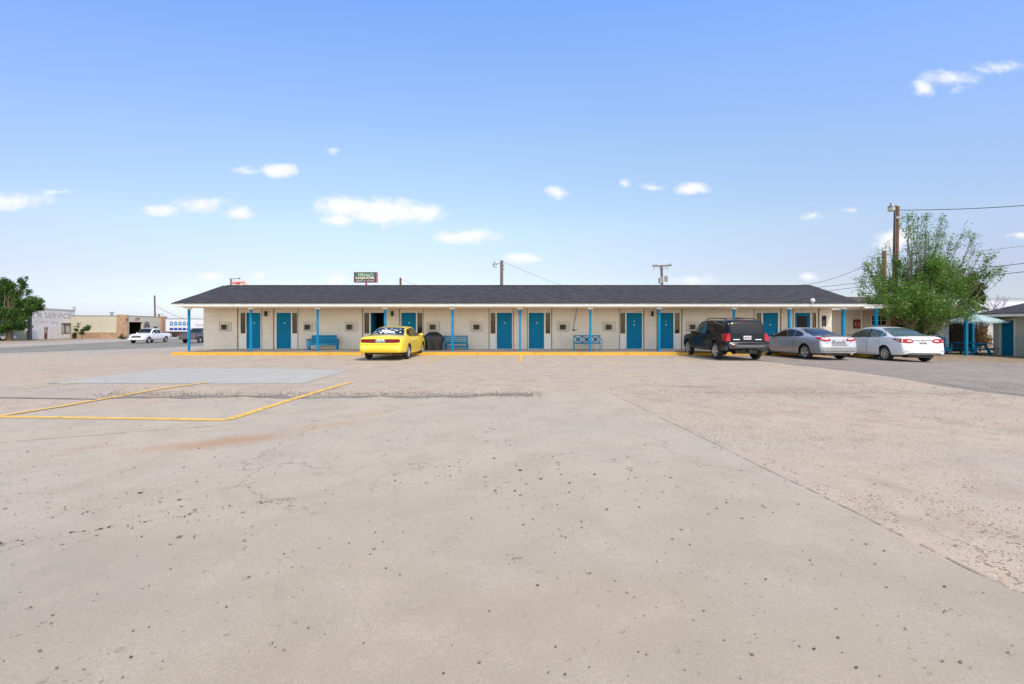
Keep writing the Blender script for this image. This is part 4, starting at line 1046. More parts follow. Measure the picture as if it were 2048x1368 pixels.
c.patch('plate_recess', 'rear', [(-.24,.84,1.03),(.24,.84,1.03)], M_SEAM, .006)
c.plate(0, .94, 'DBZ 4C37', .31, .155)
for y in (.45, -.45):
    c.patch('badge', 'rear', [(y-.13,.855,.88),(y+.13,.855,.88)], M_CHROME, .006)
mb = MB(); mb.box(-2.50,-2.30,-.84,.84,.50,.66); mb.build('bumper', M_CLAD, c.root, bevel=.035)
mb = MB(); mb.box(-2.515,-2.49,-.55,.55,.57,.63); mb.build('bumper_step', mat('grey_bumper_pad', (.12,.13,.14), .6), c.root, bevel=.008)
for sd in (-1, 1):
    mb = MB(); mb.prism([(-2.42,.44),(-1.92,.40),(-1.88,.50),(-2.34,.60)], sd*.86, sd*.93); mb.build('bumper_corner', M_CLAD, c.root, bevel=.02)
    mb = MB(); mb.box(-2.512,-2.49,sd*.70-.06,sd*.70+.06,.56,.63); mb.build('reflector', M_DLAMP, c.root)
    mb = MB(); pts = [(-1.75,sd*.62,1.68),(-1.6,sd*.63,1.745),(-.9,sd*.64,1.765),(-.1,sd*.63,1.755),(.1,sd*.62,1.70)]; mb.tube(pts, .022, 8); mb.build('roof_rail', M_BLACK, c.root)
mb = MB(); mb.tube([(-1.55,-.63,1.75),(-1.5,0,1.765),(-1.55,.63,1.75)], .018, 8); mb.build('roof_rack_bar', M_BLACK, c.root)
mb = MB(); mb.box(-2.47,-2.25,-.06,.06,.36,.46); mb.tube([(-2.5,0,.46),(-2.5,0,.52)], .025, 8); mb.bar((-2.35,-.3,.42),(-2.35,.3,.42), .06); mb.build('tow_hitch', M_BLACK, c.root)
mb = MB(); mb.box(-2.2,-1.9,-.45,.45,.28,.44); mb.tube([(-1.38,-.8,.36),(-1.38,.8,.36)], .05, 8); mb.lathe([(.0,-.14),(.1,-.1),(.13,0),(.1,.1),(0,.14)], 12, 'x', (-1.38,.1,.34)); mb.build('rear_axle', M_BLACK, c.root)
mb = MB(); mb.tube([(-2.20,-.15,1.13),(-2.23,-.05,1.12),(-2.2,-.4,1.145)], .012, 6); mb.build('wiper', M_BLACK, c.root)
c.patch('brake_light', 'rear', [(-.2,1.635,1.655),(.2,1.635,1.655)], M_DLAMP, .006)
c.mirror(.82, 1.12, M_BLACK)

# --- silver coupe
SC = dict(W=.875, roof=.62, R=.315, arch=.365, axles=(-1.30, 1.35), spokes=5, sw=.075, rimr=.70,
  top=[(-2.24,.52),(-2.23,.60),(-2.18,.66),(-2.15,.72),(-2.12,.88),(-2.09,.965),(-2.03,1.00),(-1.9,1.01),(-1.72,1.02),(-1.55,1.05),(-1.15,1.18),(-.6,1.32),(-.1,1.365),(.3,1.33),(.75,1.16),(1.1,1.0),(1.25,.94),(1.8,.82),(2.1,.70),(2.2,.52)],
  belt=[(-2.24,.48),(-2.15,.68),(-2.12,.84),(-2.0,.92),(-1.4,.955),(0,.93),(1.0,.89),(1.8,.76),(2.1,.62),(2.2,.48)],
  bot=[(-2.24,.32),(-2.1,.28),(-1.8,.25),(0,.19),(1.8,.20),(2.1,.22),(2.2,.28)],
  width=[(-2.24,.68),(-2.20,.76),(-2.12,.81),(-1.9,.845),(-1.4,.872),(1.2,.872),(1.8,.84),(2.05,.74),(2.2,.56)])
th = R(90+4.2)
fwd = Vector((math.cos(th), math.sin(th)))
def place(cx_, cy_, th, ax_x, sidew):      # from the ground position of the left rear wheel's outer face
    f = Vector((math.cos(th), math.sin(th))); r_ = Vector((f.y, -f.x)); p = Vector((cx_, cy_)) + r_*sidew - f*ax_x; return p.x, p.y
px_, py_ = place(12.55, 19.55, th, -1.30, .86)
c = Car('parked_car', SC, P_SIL, (px_, py_, 0), th, 'silver two door coupe parked between the black four wheel drive and the white sedan'); c.handle = P_SIL
rg = sedan_glass(c, (-1.68,-.66,.68,.50), (1.14,.34,.66,.50), [[(-1.12,1.0,1.02),(-.95,.975,1.12),(-.72,.965,1.19),(-.55,.96,1.225)], [(-.51,.96,1.23),(-.1,.95,1.275),(.3,.94,1.235),(.65,.93,1.10),(.95,.92,.96)]])
c.doors([(-.62,.82)], .27, .93)
for ax in ('left', 'right'):
    c.line('body_crease', ax, [(-.9,.50),(-.66,.50)], .012, mat('silver_highlight', (.5,.51,.54), .3, .5), .003)
    c.line('body_crease', ax, [(-.60,.50),(.8,.50)], .012, mat('silver_highlight'), .007)
for sd in (-1, 1):
    pts = [(sd*.34,.80,.85),(sd*.45,.785,.925),(sd*.70,.80,.95),(sd*.78,.83,.94)]
    c.patch('tail_light', 'rear', pts if sd > 0 else pts[::-1], M_LAMP, .012)
    p2 = [(sd*.44,.855,.91),(sd*.68,.87,.93)]
    c.patch('reversing_light', 'rear', p2 if sd > 0 else p2[::-1], M_CLEAR, .017)
    c.patch('tail_light', 'left' if sd > 0 else 'right', [(-2.10,.85,.93),(-1.92,.90,.95),(-1.84,.92,.945)], M_LAMP, .010)
c.patch('plate_recess', 'rear', [(-.34,.60,.66),(-.24,.60,.84),(.24,.60,.84),(.34,.60,.66)], mat('silver_recess', (.16,.165,.175), .5, .3), .005)
c.plate(0, .755, 'PML 4598', .30, .15)
c.line('boot_seam', 'rear', [(-.62,.80),(-.34,.60),(.34,.60),(.62,.80)], .010, M_SEAM)
c.patch('bumper', 'rear', [(-.76,.30,.545),(-.5,.28,.545),(.5,.28,.545),(.76,.30,.545)], mat('dusty_silver_bumper', (.30,.30,.31), .5, .3, var=.2, vscale=5), .006)
c.patch('bumper_side', 'left', [(-2.16,.30,.535),(-1.72,.27,.50)], mat('dusty_silver_bumper'), .006)
mb = MB()
mb.prism([(-2.09,.975),(-2.12,1.018),(-2.02,1.020),(-1.90,.99)], -.60, .60); mb.build('spoiler', P_SIL, c.root, bevel=.006)
mb = MB(); mb.lathe([(.035,.05),(.038,-.09),(.03,-.09)], 14, 'x', (-2.14,-.52,.27)); mb.build('exhaust_pipe', M_CHROME, c.root)
mb = MB(); mb.box(-2.05,-1.8,-.5,.5,.2,.3); mb.box(-1.4,-1.2,-.75,.75,.18,.26); mb.build('underbody', M_BLACK, c.root)
c.mirror(.72, .955, M_BLACK)

# --- white sedan
SW = dict(W=.88, roof=.64, R=.325, arch=.37, axles=(-1.33, 1.37), spokes=12, sw=.036, rimr=.66,
  top=[(-2.31,.56),(-2.30,.64),(-2.26,.70),(-2.23,.78),(-2.20,.98),(-2.16,1.065),(-2.08,1.085),(-1.9,1.09),(-1.72,1.10),(-1.45,1.19),(-1.1,1.33),(-.7,1.43),(-.2,1.475),(.25,1.46),(.65,1.36),(1.05,1.14),(1.3,1.03),(1.45,.99),(1.9,.88),(2.2,.74),(2.31,.54)],
  belt=[(-2.31,.52),(-2.23,.74),(-2.20,.92),(-2.05,1.0),(-1.4,1.03),(0,.98),(1.1,.93),(1.9,.80),(2.2,.66),(2.31,.5)],
  bot=[(-2.31,.34),(-2.15,.30),(-1.8,.27),(0,.21),(1.8,.22),(2.2,.24),(2.31,.3)],
  width=[(-2.31,.70),(-2.27,.78),(-2.20,.82),(-1.95,.855),(-1.5,.878),(1.2,.878),(1.8,.85),(2.15,.74),(2.31,.56)])
th = R(90-4)
px_, py_ = place(15.90, 19.45, th, -1.33, .865)
c = Car('parked_car', SW, P_WHT, (px_, py_, gz(px_, py_-1.3)-.01), th, 'white four door sedan parked right of the silver coupe, in front of the leafy tree'); c.handle = mat('white_handle', (.55,.56,.58), .25, .4)
rg = sedan_glass(c, (-1.74,-.80,.70,.54), (1.24,.42,.70,.54), [[(-1.34,1.09,1.10),(-1.18,1.05,1.18),(-1.06,1.03,1.235)], [(-1.03,1.03,1.245),(-.7,1.02,1.33),(-.32,1.01,1.365)], [(-.24,1.01,1.37),(.1,1.0,1.375),(.42,.985,1.32),(.75,.975,1.18),(1.05,.965,1.03)]], M_GGLASS)
for ax in ('left', 'right'):
    c.patch('window_pillar', ax, [(-.33,1.0,1.37),(-.23,1.0,1.37)], M_BLACK, .005)
c.doors([(-1.05,-.30),(-.28,.90)], .29, .98)
for sd in (-1, 1):
    pts = [(sd*.36,.84,.90),(sd*.44,.80,.965),(sd*.62,.80,.975),(sd*.80,.82,.97)]
    c.patch('tail_light', 'rear', pts if sd > 0 else pts[::-1], M_LAMP, .012)
    p2 = [(sd*.44,.855,.91),(sd*.60,.86,.92)]
    c.patch('reversing_light', 'rear', p2 if sd > 0 else p2[::-1], M_CLEAR, .017)
    ax = 'left' if sd > 0 else 'right'
    c.patch('tail_light', ax, [(-2.17,.82,.97),(-1.98,.88,.985),(-1.80,.95,.99)], M_LAMP, .010)
    c.patch('reversing_light', ax, [(-2.12,.87,.93),(-1.94,.93,.955)], M_CLEAR, .014)
    p3 = [(sd*.60,.47,.485),(sd*.74,.48,.50)]
    c.patch('reflector', 'rear', p3 if sd > 0 else p3[::-1], M_DLAMP, .008)
c.line('boot_seam', 'rear', [(-.60,.86),(-.42,.62),(.42,.62),(.60,.86)], .010, M_SEAM)
c.patch('chrome_strip', 'rear', [(-.36,.895,.92),(.36,.895,.92)], M_CLAD, .010)
c.plate(0, .80, 'TMC 4558', .30, .15)
mb = MB(); co, n = c.cast('rear', 0, .985); mb.lathe([(.0,-.012),(.03,-.01),(.04,0)], 14, 'x', (co.x, 0, .985)); mb.build('badge', M_CHROME, c.root)
c.patch('lower_valance', 'rear', [(-.76,.31,.33),(-.55,.31,.40),(.55,.31,.40),(.76,.31,.33)], M_BLACK, .010)
mb = MB(); mb.prism([(-2.15,1.05),(-2.18,1.095),(-2.05,1.10),(-1.95,1.07)], -.54, .54); mb.build('spoiler', P_WHT, c.root, bevel=.006)
mb = MB(); mb.box(-2.1,-1.8,-.5,.5,.2,.32); mb.box(-1.45,-1.25,-.75,.75,.2,.28); mb.build('underbody', M_BLACK, c.root)
c.line('body_crease', 'left', [(-1.9,.80),(-1.06,.79)], .008, mat('white_shade_gap', (.5,.5,.5), .5), .003)
c.mirror(.86, 1.0, M_BLACK)

# --- edge of another parked car at the far right
x_, y_ = 29.75, 25.0
c = Car('parked_car', SW, P_SIL, (x_, y_, gz(x_, y_)), R(35), 'pale silver car cut off by the right edge, near the picnic table'); c.handle = P_SIL
sedan_glass(c, (-1.74,-.80,.70,.54), (1.24,.42,.70,.54), sedan_wins[:1]+[[(-.24,1.01,1.37),(.1,1.0,1.375),(.42,.985,1.32),(.75,.975,1.18),(1.05,.965,1.03)]])
for sd in (-1, 1):
    pts = [(sd*.40,.82,.92),(sd*.62,.80,.965),(sd*.80,.82,.96)]; c.patch('tail_light', 'rear', pts if sd > 0 else pts[::-1], M_LAMP, .012)
    c.patch('tail_light', 'left' if sd > 0 else 'right', [(-2.17,.82,.96),(-1.9,.90,.97)], M_LAMP, .012)
c.patch('lower_valance', 'rear', [(-.76,.31,.40),(.76,.31,.40)], M_BLACK, .010)

# --- pickups on the street
ST = dict(W=1.0, roof=.72, R=.41, arch=.48, axles=(-1.78, 1.97), spokes=6, sw=.07, rimr=.64, gh=.22,
  top=[(-2.92,.74),(-2.91,1.20),(-2.88,1.29),(-2.6,1.31),(-.98,1.31),(-.94,1.36),(-.84,1.80),(-.72,1.90),(-.4,1.93),(.5,1.93),(.78,1.88),(1.1,1.64),(1.42,1.36),(1.6,1.30),(2.4,1.24),(2.7,1.18),(2.86,1.06),(2.90,.90),(2.92,.66)],
  belt=[(-2.92,.70),(-2.88,1.20),(-2.6,1.22),(1.4,1.20),(2.5,1.14),(2.8,1.0),(2.9,.80),(2.92,.6)],
  bot=[(-2.92,.56),(-2.6,.5),(0,.44),(2.3,.42),(2.8,.40),(2.92,.44)],
  width=[(-2.92,.95),(-2.88,.98),(-2.6,1.0),(1.6,1.0),(2.3,.985),(2.7,.93),(2.88,.84),(2.92,.76)])
def pickup(paint, loc, rz, label, facing):
    c = Car('pickup_truck', ST, paint, loc, rz, label, 'pickup truck'); c.handle = M_CHROME
    for ax in ('left', 'right'):
        c.patch('side_window', ax, [(-.72,1.30,1.62),(-.60,1.28,1.76),(.02,1.27,1.79)], M_CGLASS, .008)
        c.patch('side_window', ax, [(.09,1.27,1.79),(.55,1.26,1.77),(.85,1.26,1.62),(1.16,1.26,1.36)], M_CGLASS, .008)
    c.patch('windshield', 'top', [(.74,-.66,.66),(1.42,-.74,.74)], M_CGLASS, .008)
    c.patch('rear_window', 'rear', [(-.55,1.42,1.78),(.55,1.42,1.78)], M_CGLASS, .008)
    c.doors([(-.80,.02),(.05,1.12)], .50, 1.20)
    c.patch('bed_interior', 'top', [(-2.75,-.74,.74),(-1.1,-.74,.74)], M_BLACK, .006)
    mb = MB(); mb.box(2.86,3.0,-.92,.92,.48,.66); mb.build('front_bumper', paint, c.root, bevel=.03)
    c.patch('grille', 'front', [(-.55,.74,1.02),(.55,.74,1.02)], M_BLACK, .010)
    mb = MB()
    for z in (.80, .88, .96): mb.box(2.925,2.945,-.55,.55,z-.008,z+.008)
    mb.build('grille_bar', M_CHROME, c.root)
    mb = MB(); mb.box(-3.05,-2.90,-.94,.94,.50,.68); mb.build('rear_bumper', M_CHROME if paint is not P_DRK else M_CLAD, c.root, bevel=.02)
    for sd in (-1, 1):
        p = [(sd*.60,.90,1.04),(sd*.84,.92,1.04)]; c.patch('headlight', 'front', p if sd > 0 else p[::-1], M_CLEAR, .014)
        p = [(sd*.80,.86,1.18),(sd*.94,.86,1.18)]; t_ = c.patch('tail_light', 'rear', p if sd > 0 else p[::-1], M_LAMP, .014)
    c.mirror(1.0, 1.30, paint if paint is P_WHT else M_BLACK)
    return c
fa = math.atan2(-.985, .16)
pickup(P_WHT, (-48.8, 61.4, gz(-48.8, 61.4)+.01), fa, 'white crew cab pickup truck driving on the street at the left', 'front')
pickup(P_DRK, (-41.0, 59.9, gz(-41.0, 59.9)+.01), math.atan2(.985, -.10), 'charcoal pickup truck half hidden behind the left end of the motel', 'rear')
# ------------------------------------------------------------------ across the street
def frame(name, ax, ay, dx, dy, label, cat, z=None):
    """building frame: local x along the facade, local y going back"""
    o = empty(name, (ax, ay, gz(ax, ay) if z is None else z), math.atan2(dy, dx), label, cat)
    L = math.hypot(dx, dy); dx, dy = dx/L, dy/L
    def fx(px):
        r = (px-CX)/F; return (ax - r*ay)/(r*dy - dx)
    def fz(px, py): t = fx(px); return CAMZ + (HY-py)/F*(ay+dy*t) - o.location.z
    return o, fx, fz
# white service building
sb, fx, fz = frame('service_building', -84.4, 80, -.3, .954, 'old white painted block building with faded lettering across the street', 'building')
Wd = 12.3; H = 5.66; dr = (fx(88.5), fx(97), -.1, 2.15); wn = (fx(123.5), fx(141), 1.0, 2.9)
mb = MB(); wall_cells(mb, 0, Wd, -.5, H-.3, 0, .3, [dr, wn]); mb.box(0,.3,.3,15,-.5,H-.3); mb.box(Wd-.3,Wd,.3,15,-.5,H-.9); mb.box(.3,Wd-.3,14.7,15,-.5,H-.9)
bw = mb.build('wall', M_WHITEBRICK, sb)
mb = MB(); mb.box(-.04,Wd+.04,-.04,.34,H-.3,H); mb.box(Wd-.25,Wd+.06,-.06,.4,H,H+.65); mb.build('parapet', mat('grey_render', (.45,.44,.43), .8, var=.2), sb)
mb = MB(); mb.box(.3,Wd-.3,.3,14.7,H-1.3,H-1.1); mb.build('roof', M_GREYWOOD, sb)
mb = MB(); mb.box(dr[0]+.08,dr[1]-.08,.1,.16,0,2.12)
d_ = mb.build('door', mat('rusty_red_door_paint', (.22,.055,.03), .6, var=.4, vscale=2), sb); m2 = MB()
for k in range(3): m2.box(dr[0]+.3,dr[1]-.3,.085,.1,1.15+k*.3,1.38+k*.3)
m2.build('door_pane', mat('pale_door_pane', (.45,.40,.36), .3), d_)
mb = MB()
x0, x1, z0, z1 = wn
for bx in ((x0-.08,x1+.08,z1,z1+.1),(x0-.12,x1+.12,z0-.1,z0),(x0-.08,x0,z0,z1),(x1,x1+.08,z0,z1),(x0+(x1-x0)*.42,x0+(x1-x0)*.45,z0,z1)): mb.box(bx[0],bx[1],-.03,.12,bx[2],bx[3])
wf = mb.build('window', M_GREYWOOD, sb)
m2 = MB(); m2.box(x0,x1,.14,.16,z0,z1); m2.build('pane', mat('dusty_shop_glass', (.16,.16,.17), .12), wf)
m2 = MB(); m2.box(x0+(x1-x0)*.5,x1-.1,.115,.13,z0+.1,z1-.5); m2.box(x0+.1,x0+(x1-x0)*.35,.115,.13,z0+.05,z1-.2); m2.build('window_blind', mat('yellowed_blind', (.42,.40,.36), .8), wf)
def faded(name, col, cut):
    m, t, co = start(name); n = t.noise(co, 2.2, 6, .7); b = t.new('ShaderNodeBsdfPrincipled', {'Base Color': (*col, 1), 'Roughness': .8})
    mx = t.new('ShaderNodeMixShader', {0: t.smooth(n, cut-.08, cut+.08, 0, .8), 1: t.new('ShaderNodeBsdfTransparent').outputs[0], 2: b.outputs[0]}); t.l.new(mx.outputs[0], t.new('ShaderNodeOutputMaterial').inputs[0]); return m
M_FADED = faded('faded_brown_lettering', (.36,.31,.30), .46)
text_obj('painted_lettering', 'R SERVICE', M_FADED, (6.2, -.012, H-1.35), 1.5, bw, width=9.6, extrude=.004)
text_obj('painted_lettering', 'ALIGNMENT - BRAKES', faded('very_faded_lettering', (.40,.36,.35), .52), (3.9, -.012, H-2.6), .62, bw, width=6.6, extrude=.004)
# olive shed left of it, behind the tree
os_, fx, fz = frame('olive_shed', -84.4, 80, -.3, .954, 'pale olive shed behind the tree at the left edge', 'shed')
mb = MB(); mb.box(-14,-.02,1.0,16,-.6,3.05); mb.build('wall', mat('pale_olive_siding', (.34,.37,.28), .8, var=.15), os_)
mb = MB(); mb.box(-14.2,-.03,.8,16.2,3.05,3.2); mb.build('roof', M_GREYWOOD, os_)
# auto repair shop
sx, fx, fz = frame('repair_shop', -78, 92.3, -.15, .989, 'olive repair shop with flagstone pillars and an open garage bay', 'shop')
xg0, xg1 = .45, fx(285); HS = 4.45
mb = MB(); wall_cells(mb, 0, 10.9, -.3, HS, 0, .3, [(xg0+.1, xg1, -.4, 3.25), (8.4, 10.0, -.4, 2.3)])
mb.box(.3, 13, 12, 12.3, -.3, HS); mb.box(12.9, 13.1, .3, 12, -.3, HS); shop_wall = mb.build('wall', M_OLIVE, sx)
mb = MB(); mb.box(.3,12.9,.3,12,HS-.25,HS-.2); mb.build('roof', M_GREYWOOD, sx)
mb = MB(); mb.box(-.1,13.1,-.05,.35,HS,HS+.1); mb.build('parapet_cap', M_GREYWOOD, sx)
mb = MB(); mb.box(-.55,.0,-.25,1.6,-.3,HS+.25); mb.build('stone_pillar', M_STONE, sx)
mb = MB(); mb.box(10.9,13.0,-.25,.5,-.3,HS+.2); mb.build('stone_pillar', M_STONE, sx)
mb = MB(); mb.box(xg0,xg1+.2,5,5.1,-.1,3.4); mb.box(xg0-.1,xg0,.3,5,-.1,3.4); mb.box(xg1+.2,xg1+.3,.3,5,-.1,3.4); mb.box(xg0,xg1+.2,.3,5,3.3,3.4); mb.build('garage_bay', M_VOID, sx)
mb = MB(); mb.lathe([(1.02,-.06),(1.02,0)], 40, 'y', (6.1, 0, 2.45)); rs = mb.build('round_sign', mat('charcoal_sign_face', (.05,.055,.06), .5), sx)
mb = MB(); mb.lathe([(.80,-.075),(.88,-.075)], 40, 'y', (6.1, 0, 2.45), caps=False)
for a in range(0, 360, 30): mb.box(-.05,.05,-.08,-.065,.84,.98, rot=Matrix.Rotation(R(a), 3, 'Y'), c=(6.1, 0, 2.45))
mb.prism([(5.75,2.2),(6.45,2.2),(6.1,1.75)], -.08, -.065); mb.lathe([(.0,-.08),(.13,-.08)], 16, 'y', (5.95, 0, 2.75), caps=False); mb.build('sign_emblem', mat('pale_sign_marks', (.5,.52,.54), .5), rs)
mb = MB(); mb.box(2.4,3.6,-.03,0,HS-.62,HS-.42); mb.box(3.1,3.9,-.03,0,HS-.44,HS-.34); mb.build('wall_flag', mat('dark_flag_mural', (.05,.04,.06), .6), shop_wall)
mb = MB()
for k in range(4): mb.box(2.2+k*.42,2.45+k*.42,-.03,0,HS-.95,HS-.72)
mb.build('wall_lettering', mat('faded_red_mural', (.45,.16,.20), .6), shop_wall)
mb = MB(); mb.box(8.4,10.0,.15,.2,-.1,2.3); mb.build('side_door', mat('dark_teal_door', (.03,.10,.12), .4), sx)
mb = MB(); mb.box(-.9,-.7,-.33,-.25,HS-.9,HS-.6); mb.box(-.5,-.3,-.33,-.25,HS-.9,HS-.6); mb.box(12.2,12.4,-.33,-.25,HS-.8,HS-.5); mb.build('wall_light', M_RUST, sx)
# car on the lift inside is too dark to read: two dark shapes
sw_, _a, _b = frame('long_shop_wall', -79.54, 91.74, -.989, -.15, 'long plain olive wall with a stone base, left of the repair shop', 'wall', -.92)
mb = MB(); mb.box(0,8.6,-.4,0,-.3,4.42); mb.build('wall', M_OLIVE, sw_)
mb = MB(); mb.box(0,8.6,-.5,.05,4.42,4.52); mb.build('coping', M_GREYWOOD, sw_)
mb = MB(); mb.box(0,8.5,.002,.25,-.3,1.09); mb.build('stone_base', M_STONE, sw_)
mb = MB(); mb.box(0,8.5,.002,.3,1.09,1.19); mb.build('ledge', mat('pale_ledge_stone', (.50,.44,.36), .8), sw_)

# white freight trailer
tr = empty('freight_trailer', (-75.6, 99, gz(-75.6, 99)), R(6), 'white freight trailer with five blue house emblems, parked beside the repair shop', 'trailer')
mb = MB(); mb.box(.2,15.6,0,2.5,1.22,4.0); body = mb.build('trailer_body', mat('white_trailer_skin', (.66,.66,.70), .4, var=.06), tr, bevel=.04)
mb = MB(); mb.box(.15,15.65,-.03,2.53,3.93,4.06); mb.box(.15,15.65,-.03,2.53,1.12,1.24); mb.build('edge_rail', M_IRON, tr)
B1, B2 = mat('emblem_blue', (.03,.17,.38), .5), mat('emblem_deep_blue', (.015,.04,.26), .5)
for k in range(5):
    x = 1.1+k*.87
    mb = MB(); mb.prism([(x,2.55),(x+.66,2.55),(x+.66,3.15),(x+.33,3.5),(x,3.15)], -.02, -.005); e_ = mb.build('house_emblem', B1, body)
    m2 = MB(); m2.lathe([(.0,-.028),(.15,-.028)], 5, 'y', (x+.35, 0, 2.95), caps=False); m2.box(x+.03,x+.63,-.03,-.022,2.36,2.40); m2.build('emblem_mark', mat('emblem_white', (.7,.75,.8), .5), e_)
    mb = MB(); mb.box(x-.03,x+.69,-.02,-.005,1.5,2.02); mb.build('blue_panel', B2, body)
text_obj('trailer_lettering', '102 TEXAS', B2, (7.6, -.01, 2.62), .62, body, extrude=.004, width=2.6)
mb = MB(); mb.box(.4,5.0,.1,2.4,.75,1.12); mb.box(9,15,.3,2.2,.7,1.12); mb.build('chassis', mat('rusty_chassis', (.06,.025,.03), .8), tr)
for x in (2.0, 3.3, 12.5, 13.8):
    for y in (.15, 2.2):
        mb = MB(); mb.lathe([(.3,-.12),(.5,-.12),(.52,-.08),(.52,.12),(.5,.15),(.3,.15)], 24, 'y', (x, y, .52)); mb.build('wheel', M_TYRE, tr)
# low white utility trailer at the left edge
ut = empty('utility_trailer', (-84.2, 73.5, gz(-84.2, 73.5)), R(4), 'low white utility trailer parked under the tree at the left edge', 'trailer')
mb = MB()
mb.prism([(-6,.55),(-.2,.62),(2.2,.78),(2.15,.35),(1.7,.30),(1.45,.62),(.85,.62),(.6,.28),(-6,.22)], 0, .12); mb.prism([(-6,.55),(-.2,.62),(2.2,.78),(2.15,.35),(-6,.22)], 1.7, 1.82)
mb.box(-6,2.1,.12,1.7,.30,.36); mb.box(2.05,2.17,.12,1.7,.36,.76); mb.build('bed', M_WHITE, ut)
for y in (.05, 1.72):
    mb = MB(); mb.lathe([(.0,-.1),(.30,-.1),(.31,0),(.30,.1),(0,.1)], 24, 'y', (1.15, y+.15, .30)); mb.build('wheel', M_TYRE, ut)

# ------------------------------------------------------------------ poles, signs and wires
def pole(name, px, Y, py_top, px_base, r, m, label, cat='utility pole', group='utility poles behind the motel', z0=None):
    xt, zt = PX(px, Y), PZ(py_top, Y); xb = PX(px_base, Y); zb = (gz(xb, Y) if z0 is None else z0)
    o = empty(name, (xb, Y, zb), 0, label, cat, group); H_ = zt-zb
    mb = MB(); mb.tube([(0,0,-.3), ((xt-xb)*.5,0,H_*.5), (xt-xb,0,H_)], [r*1.25, r*1.1, r], 12); mb.build('shaft', m, o); return o, xt-xb, H_
def cobra(o, x, z, sx_, size=1.0, arm=.9):
    """area lamp on a bent arm"""
    mb = MB(); mb.tube([(x, 0, z-.35), (x+sx_*arm*.4, -.03, z-.22), (x+sx_*arm*.8, -.05, z-.26)], .03*size, 8); mb.build('lamp_arm', M_IRON, o)
    hx = x+sx_*arm
    mb = MB(); mb.lathe([(.0,.32),(.06,.30),(.07,.18),(.11,.14),(.19,.08),(.21,0),(.19,-.02)], 18, 'z', (hx, -.05, z-.38)); mb.v = [(hx+(p[0]-hx)*size, p[1], (z-.38)+(p[2]-z+.38)*size) for p in mb.v]; mb.build('lamp_head', M_IRON, o)
    mb = MB(); mb.lathe([(.185,0),(.19,-.16),(.15,-.22),(0,-.23)], 18, 'z', (hx, -.05, z-.40)); mb.v = [(hx+(p[0]-hx)*size, p[1], (z-.40)+(p[2]-z+.40)*size) for p in mb.v]; mb.build('lamp_lens', mat('cloudy_lamp_lens', (.55,.56,.50), .3), o)
o, x, z = pole('utility_pole', 1003.5, 48, 521.5, 1003, .16, M_GREYWOOD, 'grey wooden pole with a lamp arm rising behind the middle of the motel roof'); cobra(o, x, z-.05, -1, 1.15, .72)
mb = MB(); mb.box(x-.2,x+.2,-.14,.14,z-.05,z+.03); mb.build('pole_cap', M_IRON, o)
for zz in (.5,.9): mb = MB(); mb.lathe([(.05,-.05),(.07,0),(.05,.06)], 10, 'z', (x+.22, 0, z-zz)); mb.build('insulator', M_IRON, o)
o, x, z = pole('utility_pole', 1323, 62, 530.5, 1327, .17, M_GREYWOOD, 'leaning wooden pole with crossarm and two transformers behind the motel roof')
mb = MB(); mb.bar((x-1.2,0,z-.12), (x+1.35,0,z-.02), .14, .16); mb.bar((x-.6,-.1,z-.15),(x,-.1,z-.75), .05); mb.bar((x+.6,-.1,z-.12),(x,-.1,z-.75), .05); mb.build('crossarm', M_GREYWOOD, o)
for dx, dz in ((-1.15,0),(-.75,0),(1.0,.06),(1.25,.08)):
    mb = MB(); mb.lathe([(.04,0),(.09,.05),(.05,.1),(.09,.15),(.04,.22)], 10, 'z', (x+dx, 0, z-.05+dz)); mb.build('insulator', M_IRON, o)
for dx, dz in ((-1.0,-.5),(.75,-.48)):
    mb = MB(); mb.tube([(x+dx,0,z-.2),(x+dx,-.02,z+dz-.1)], .06, 8); mb.build('cutout_fuse', M_IRON, o)
for dx, dz, r_ in ((-.20,-2.1,.26),(.62,-1.85,.24)):
    mb = MB(); mb.lathe([(.0,-.42),(r_*.9,-.40),(r_,-.34),(r_,.30),(r_*1.06,.33),(r_*.9,.38),(0,.42)], 20, 'z', (x+dx, -.1, z+dz)); mb.tube([(x+dx+.08,-.1,z+dz+.4),(x+dx+.1,-.1,z+dz+.62)], .035, 8); mb.build('transformer', mat('grey_transformer_can', (.36,.40,.40), .45, .3), o)
o, x, z = pole('utility_pole', 801, 75, 555.5, 801, .17, M_RUST, 'short brown pole top showing above the roof right of the green sign')
o, x, z = pole('utility_pole', 309.3, 118, 591, 310.5, .17, M_BROWN, 'tall dark pole standing behind the repair shop', group='poles across the street')
o, x, z = pole('utility_pole', 223.5, 130, 624, 223.5, .3, mat('greenish_steel', (.20,.26,.25), .6), 'small pole with a crossarm above the long olive wall', group='poles across the street')
mb = MB(); mb.bar((x-.9,0,z-.1),(x+.9,0,z-.1), .15); mb.build('crossarm', mat('greenish_steel'), o)
o, x, z = pole('utility_pole', 318, 160, 628, 318, .25, M_GREYWOOD, 'small distant pole with crossarm just right of the tall dark pole', group='poles across the street')
mb = MB(); mb.bar((x-1.6,0,z-.1),(x+1.6,0,z-.1), .16); mb.build('crossarm', M_GREYWOOD, o)
o, x, z = pole('utility_pole', 59.5, 77, 592, 59.5, .24, mat('dark_slate_pole', (.09,.09,.11), .8, var=.2), 'dark pole between the tree and the white service building', group='poles across the street')
mb = MB(); mb.tube([(-.55,0,-.1),(-.55,0,1.6)], .12, 10); mb.build('meter_post', M_OLIVE, o); mb = MB(); mb.box(.25,.55,-.1,.1,2.1,2.5); mb.build('meter_box', mat('blue_grey_box', (.15,.22,.32), .5), o)
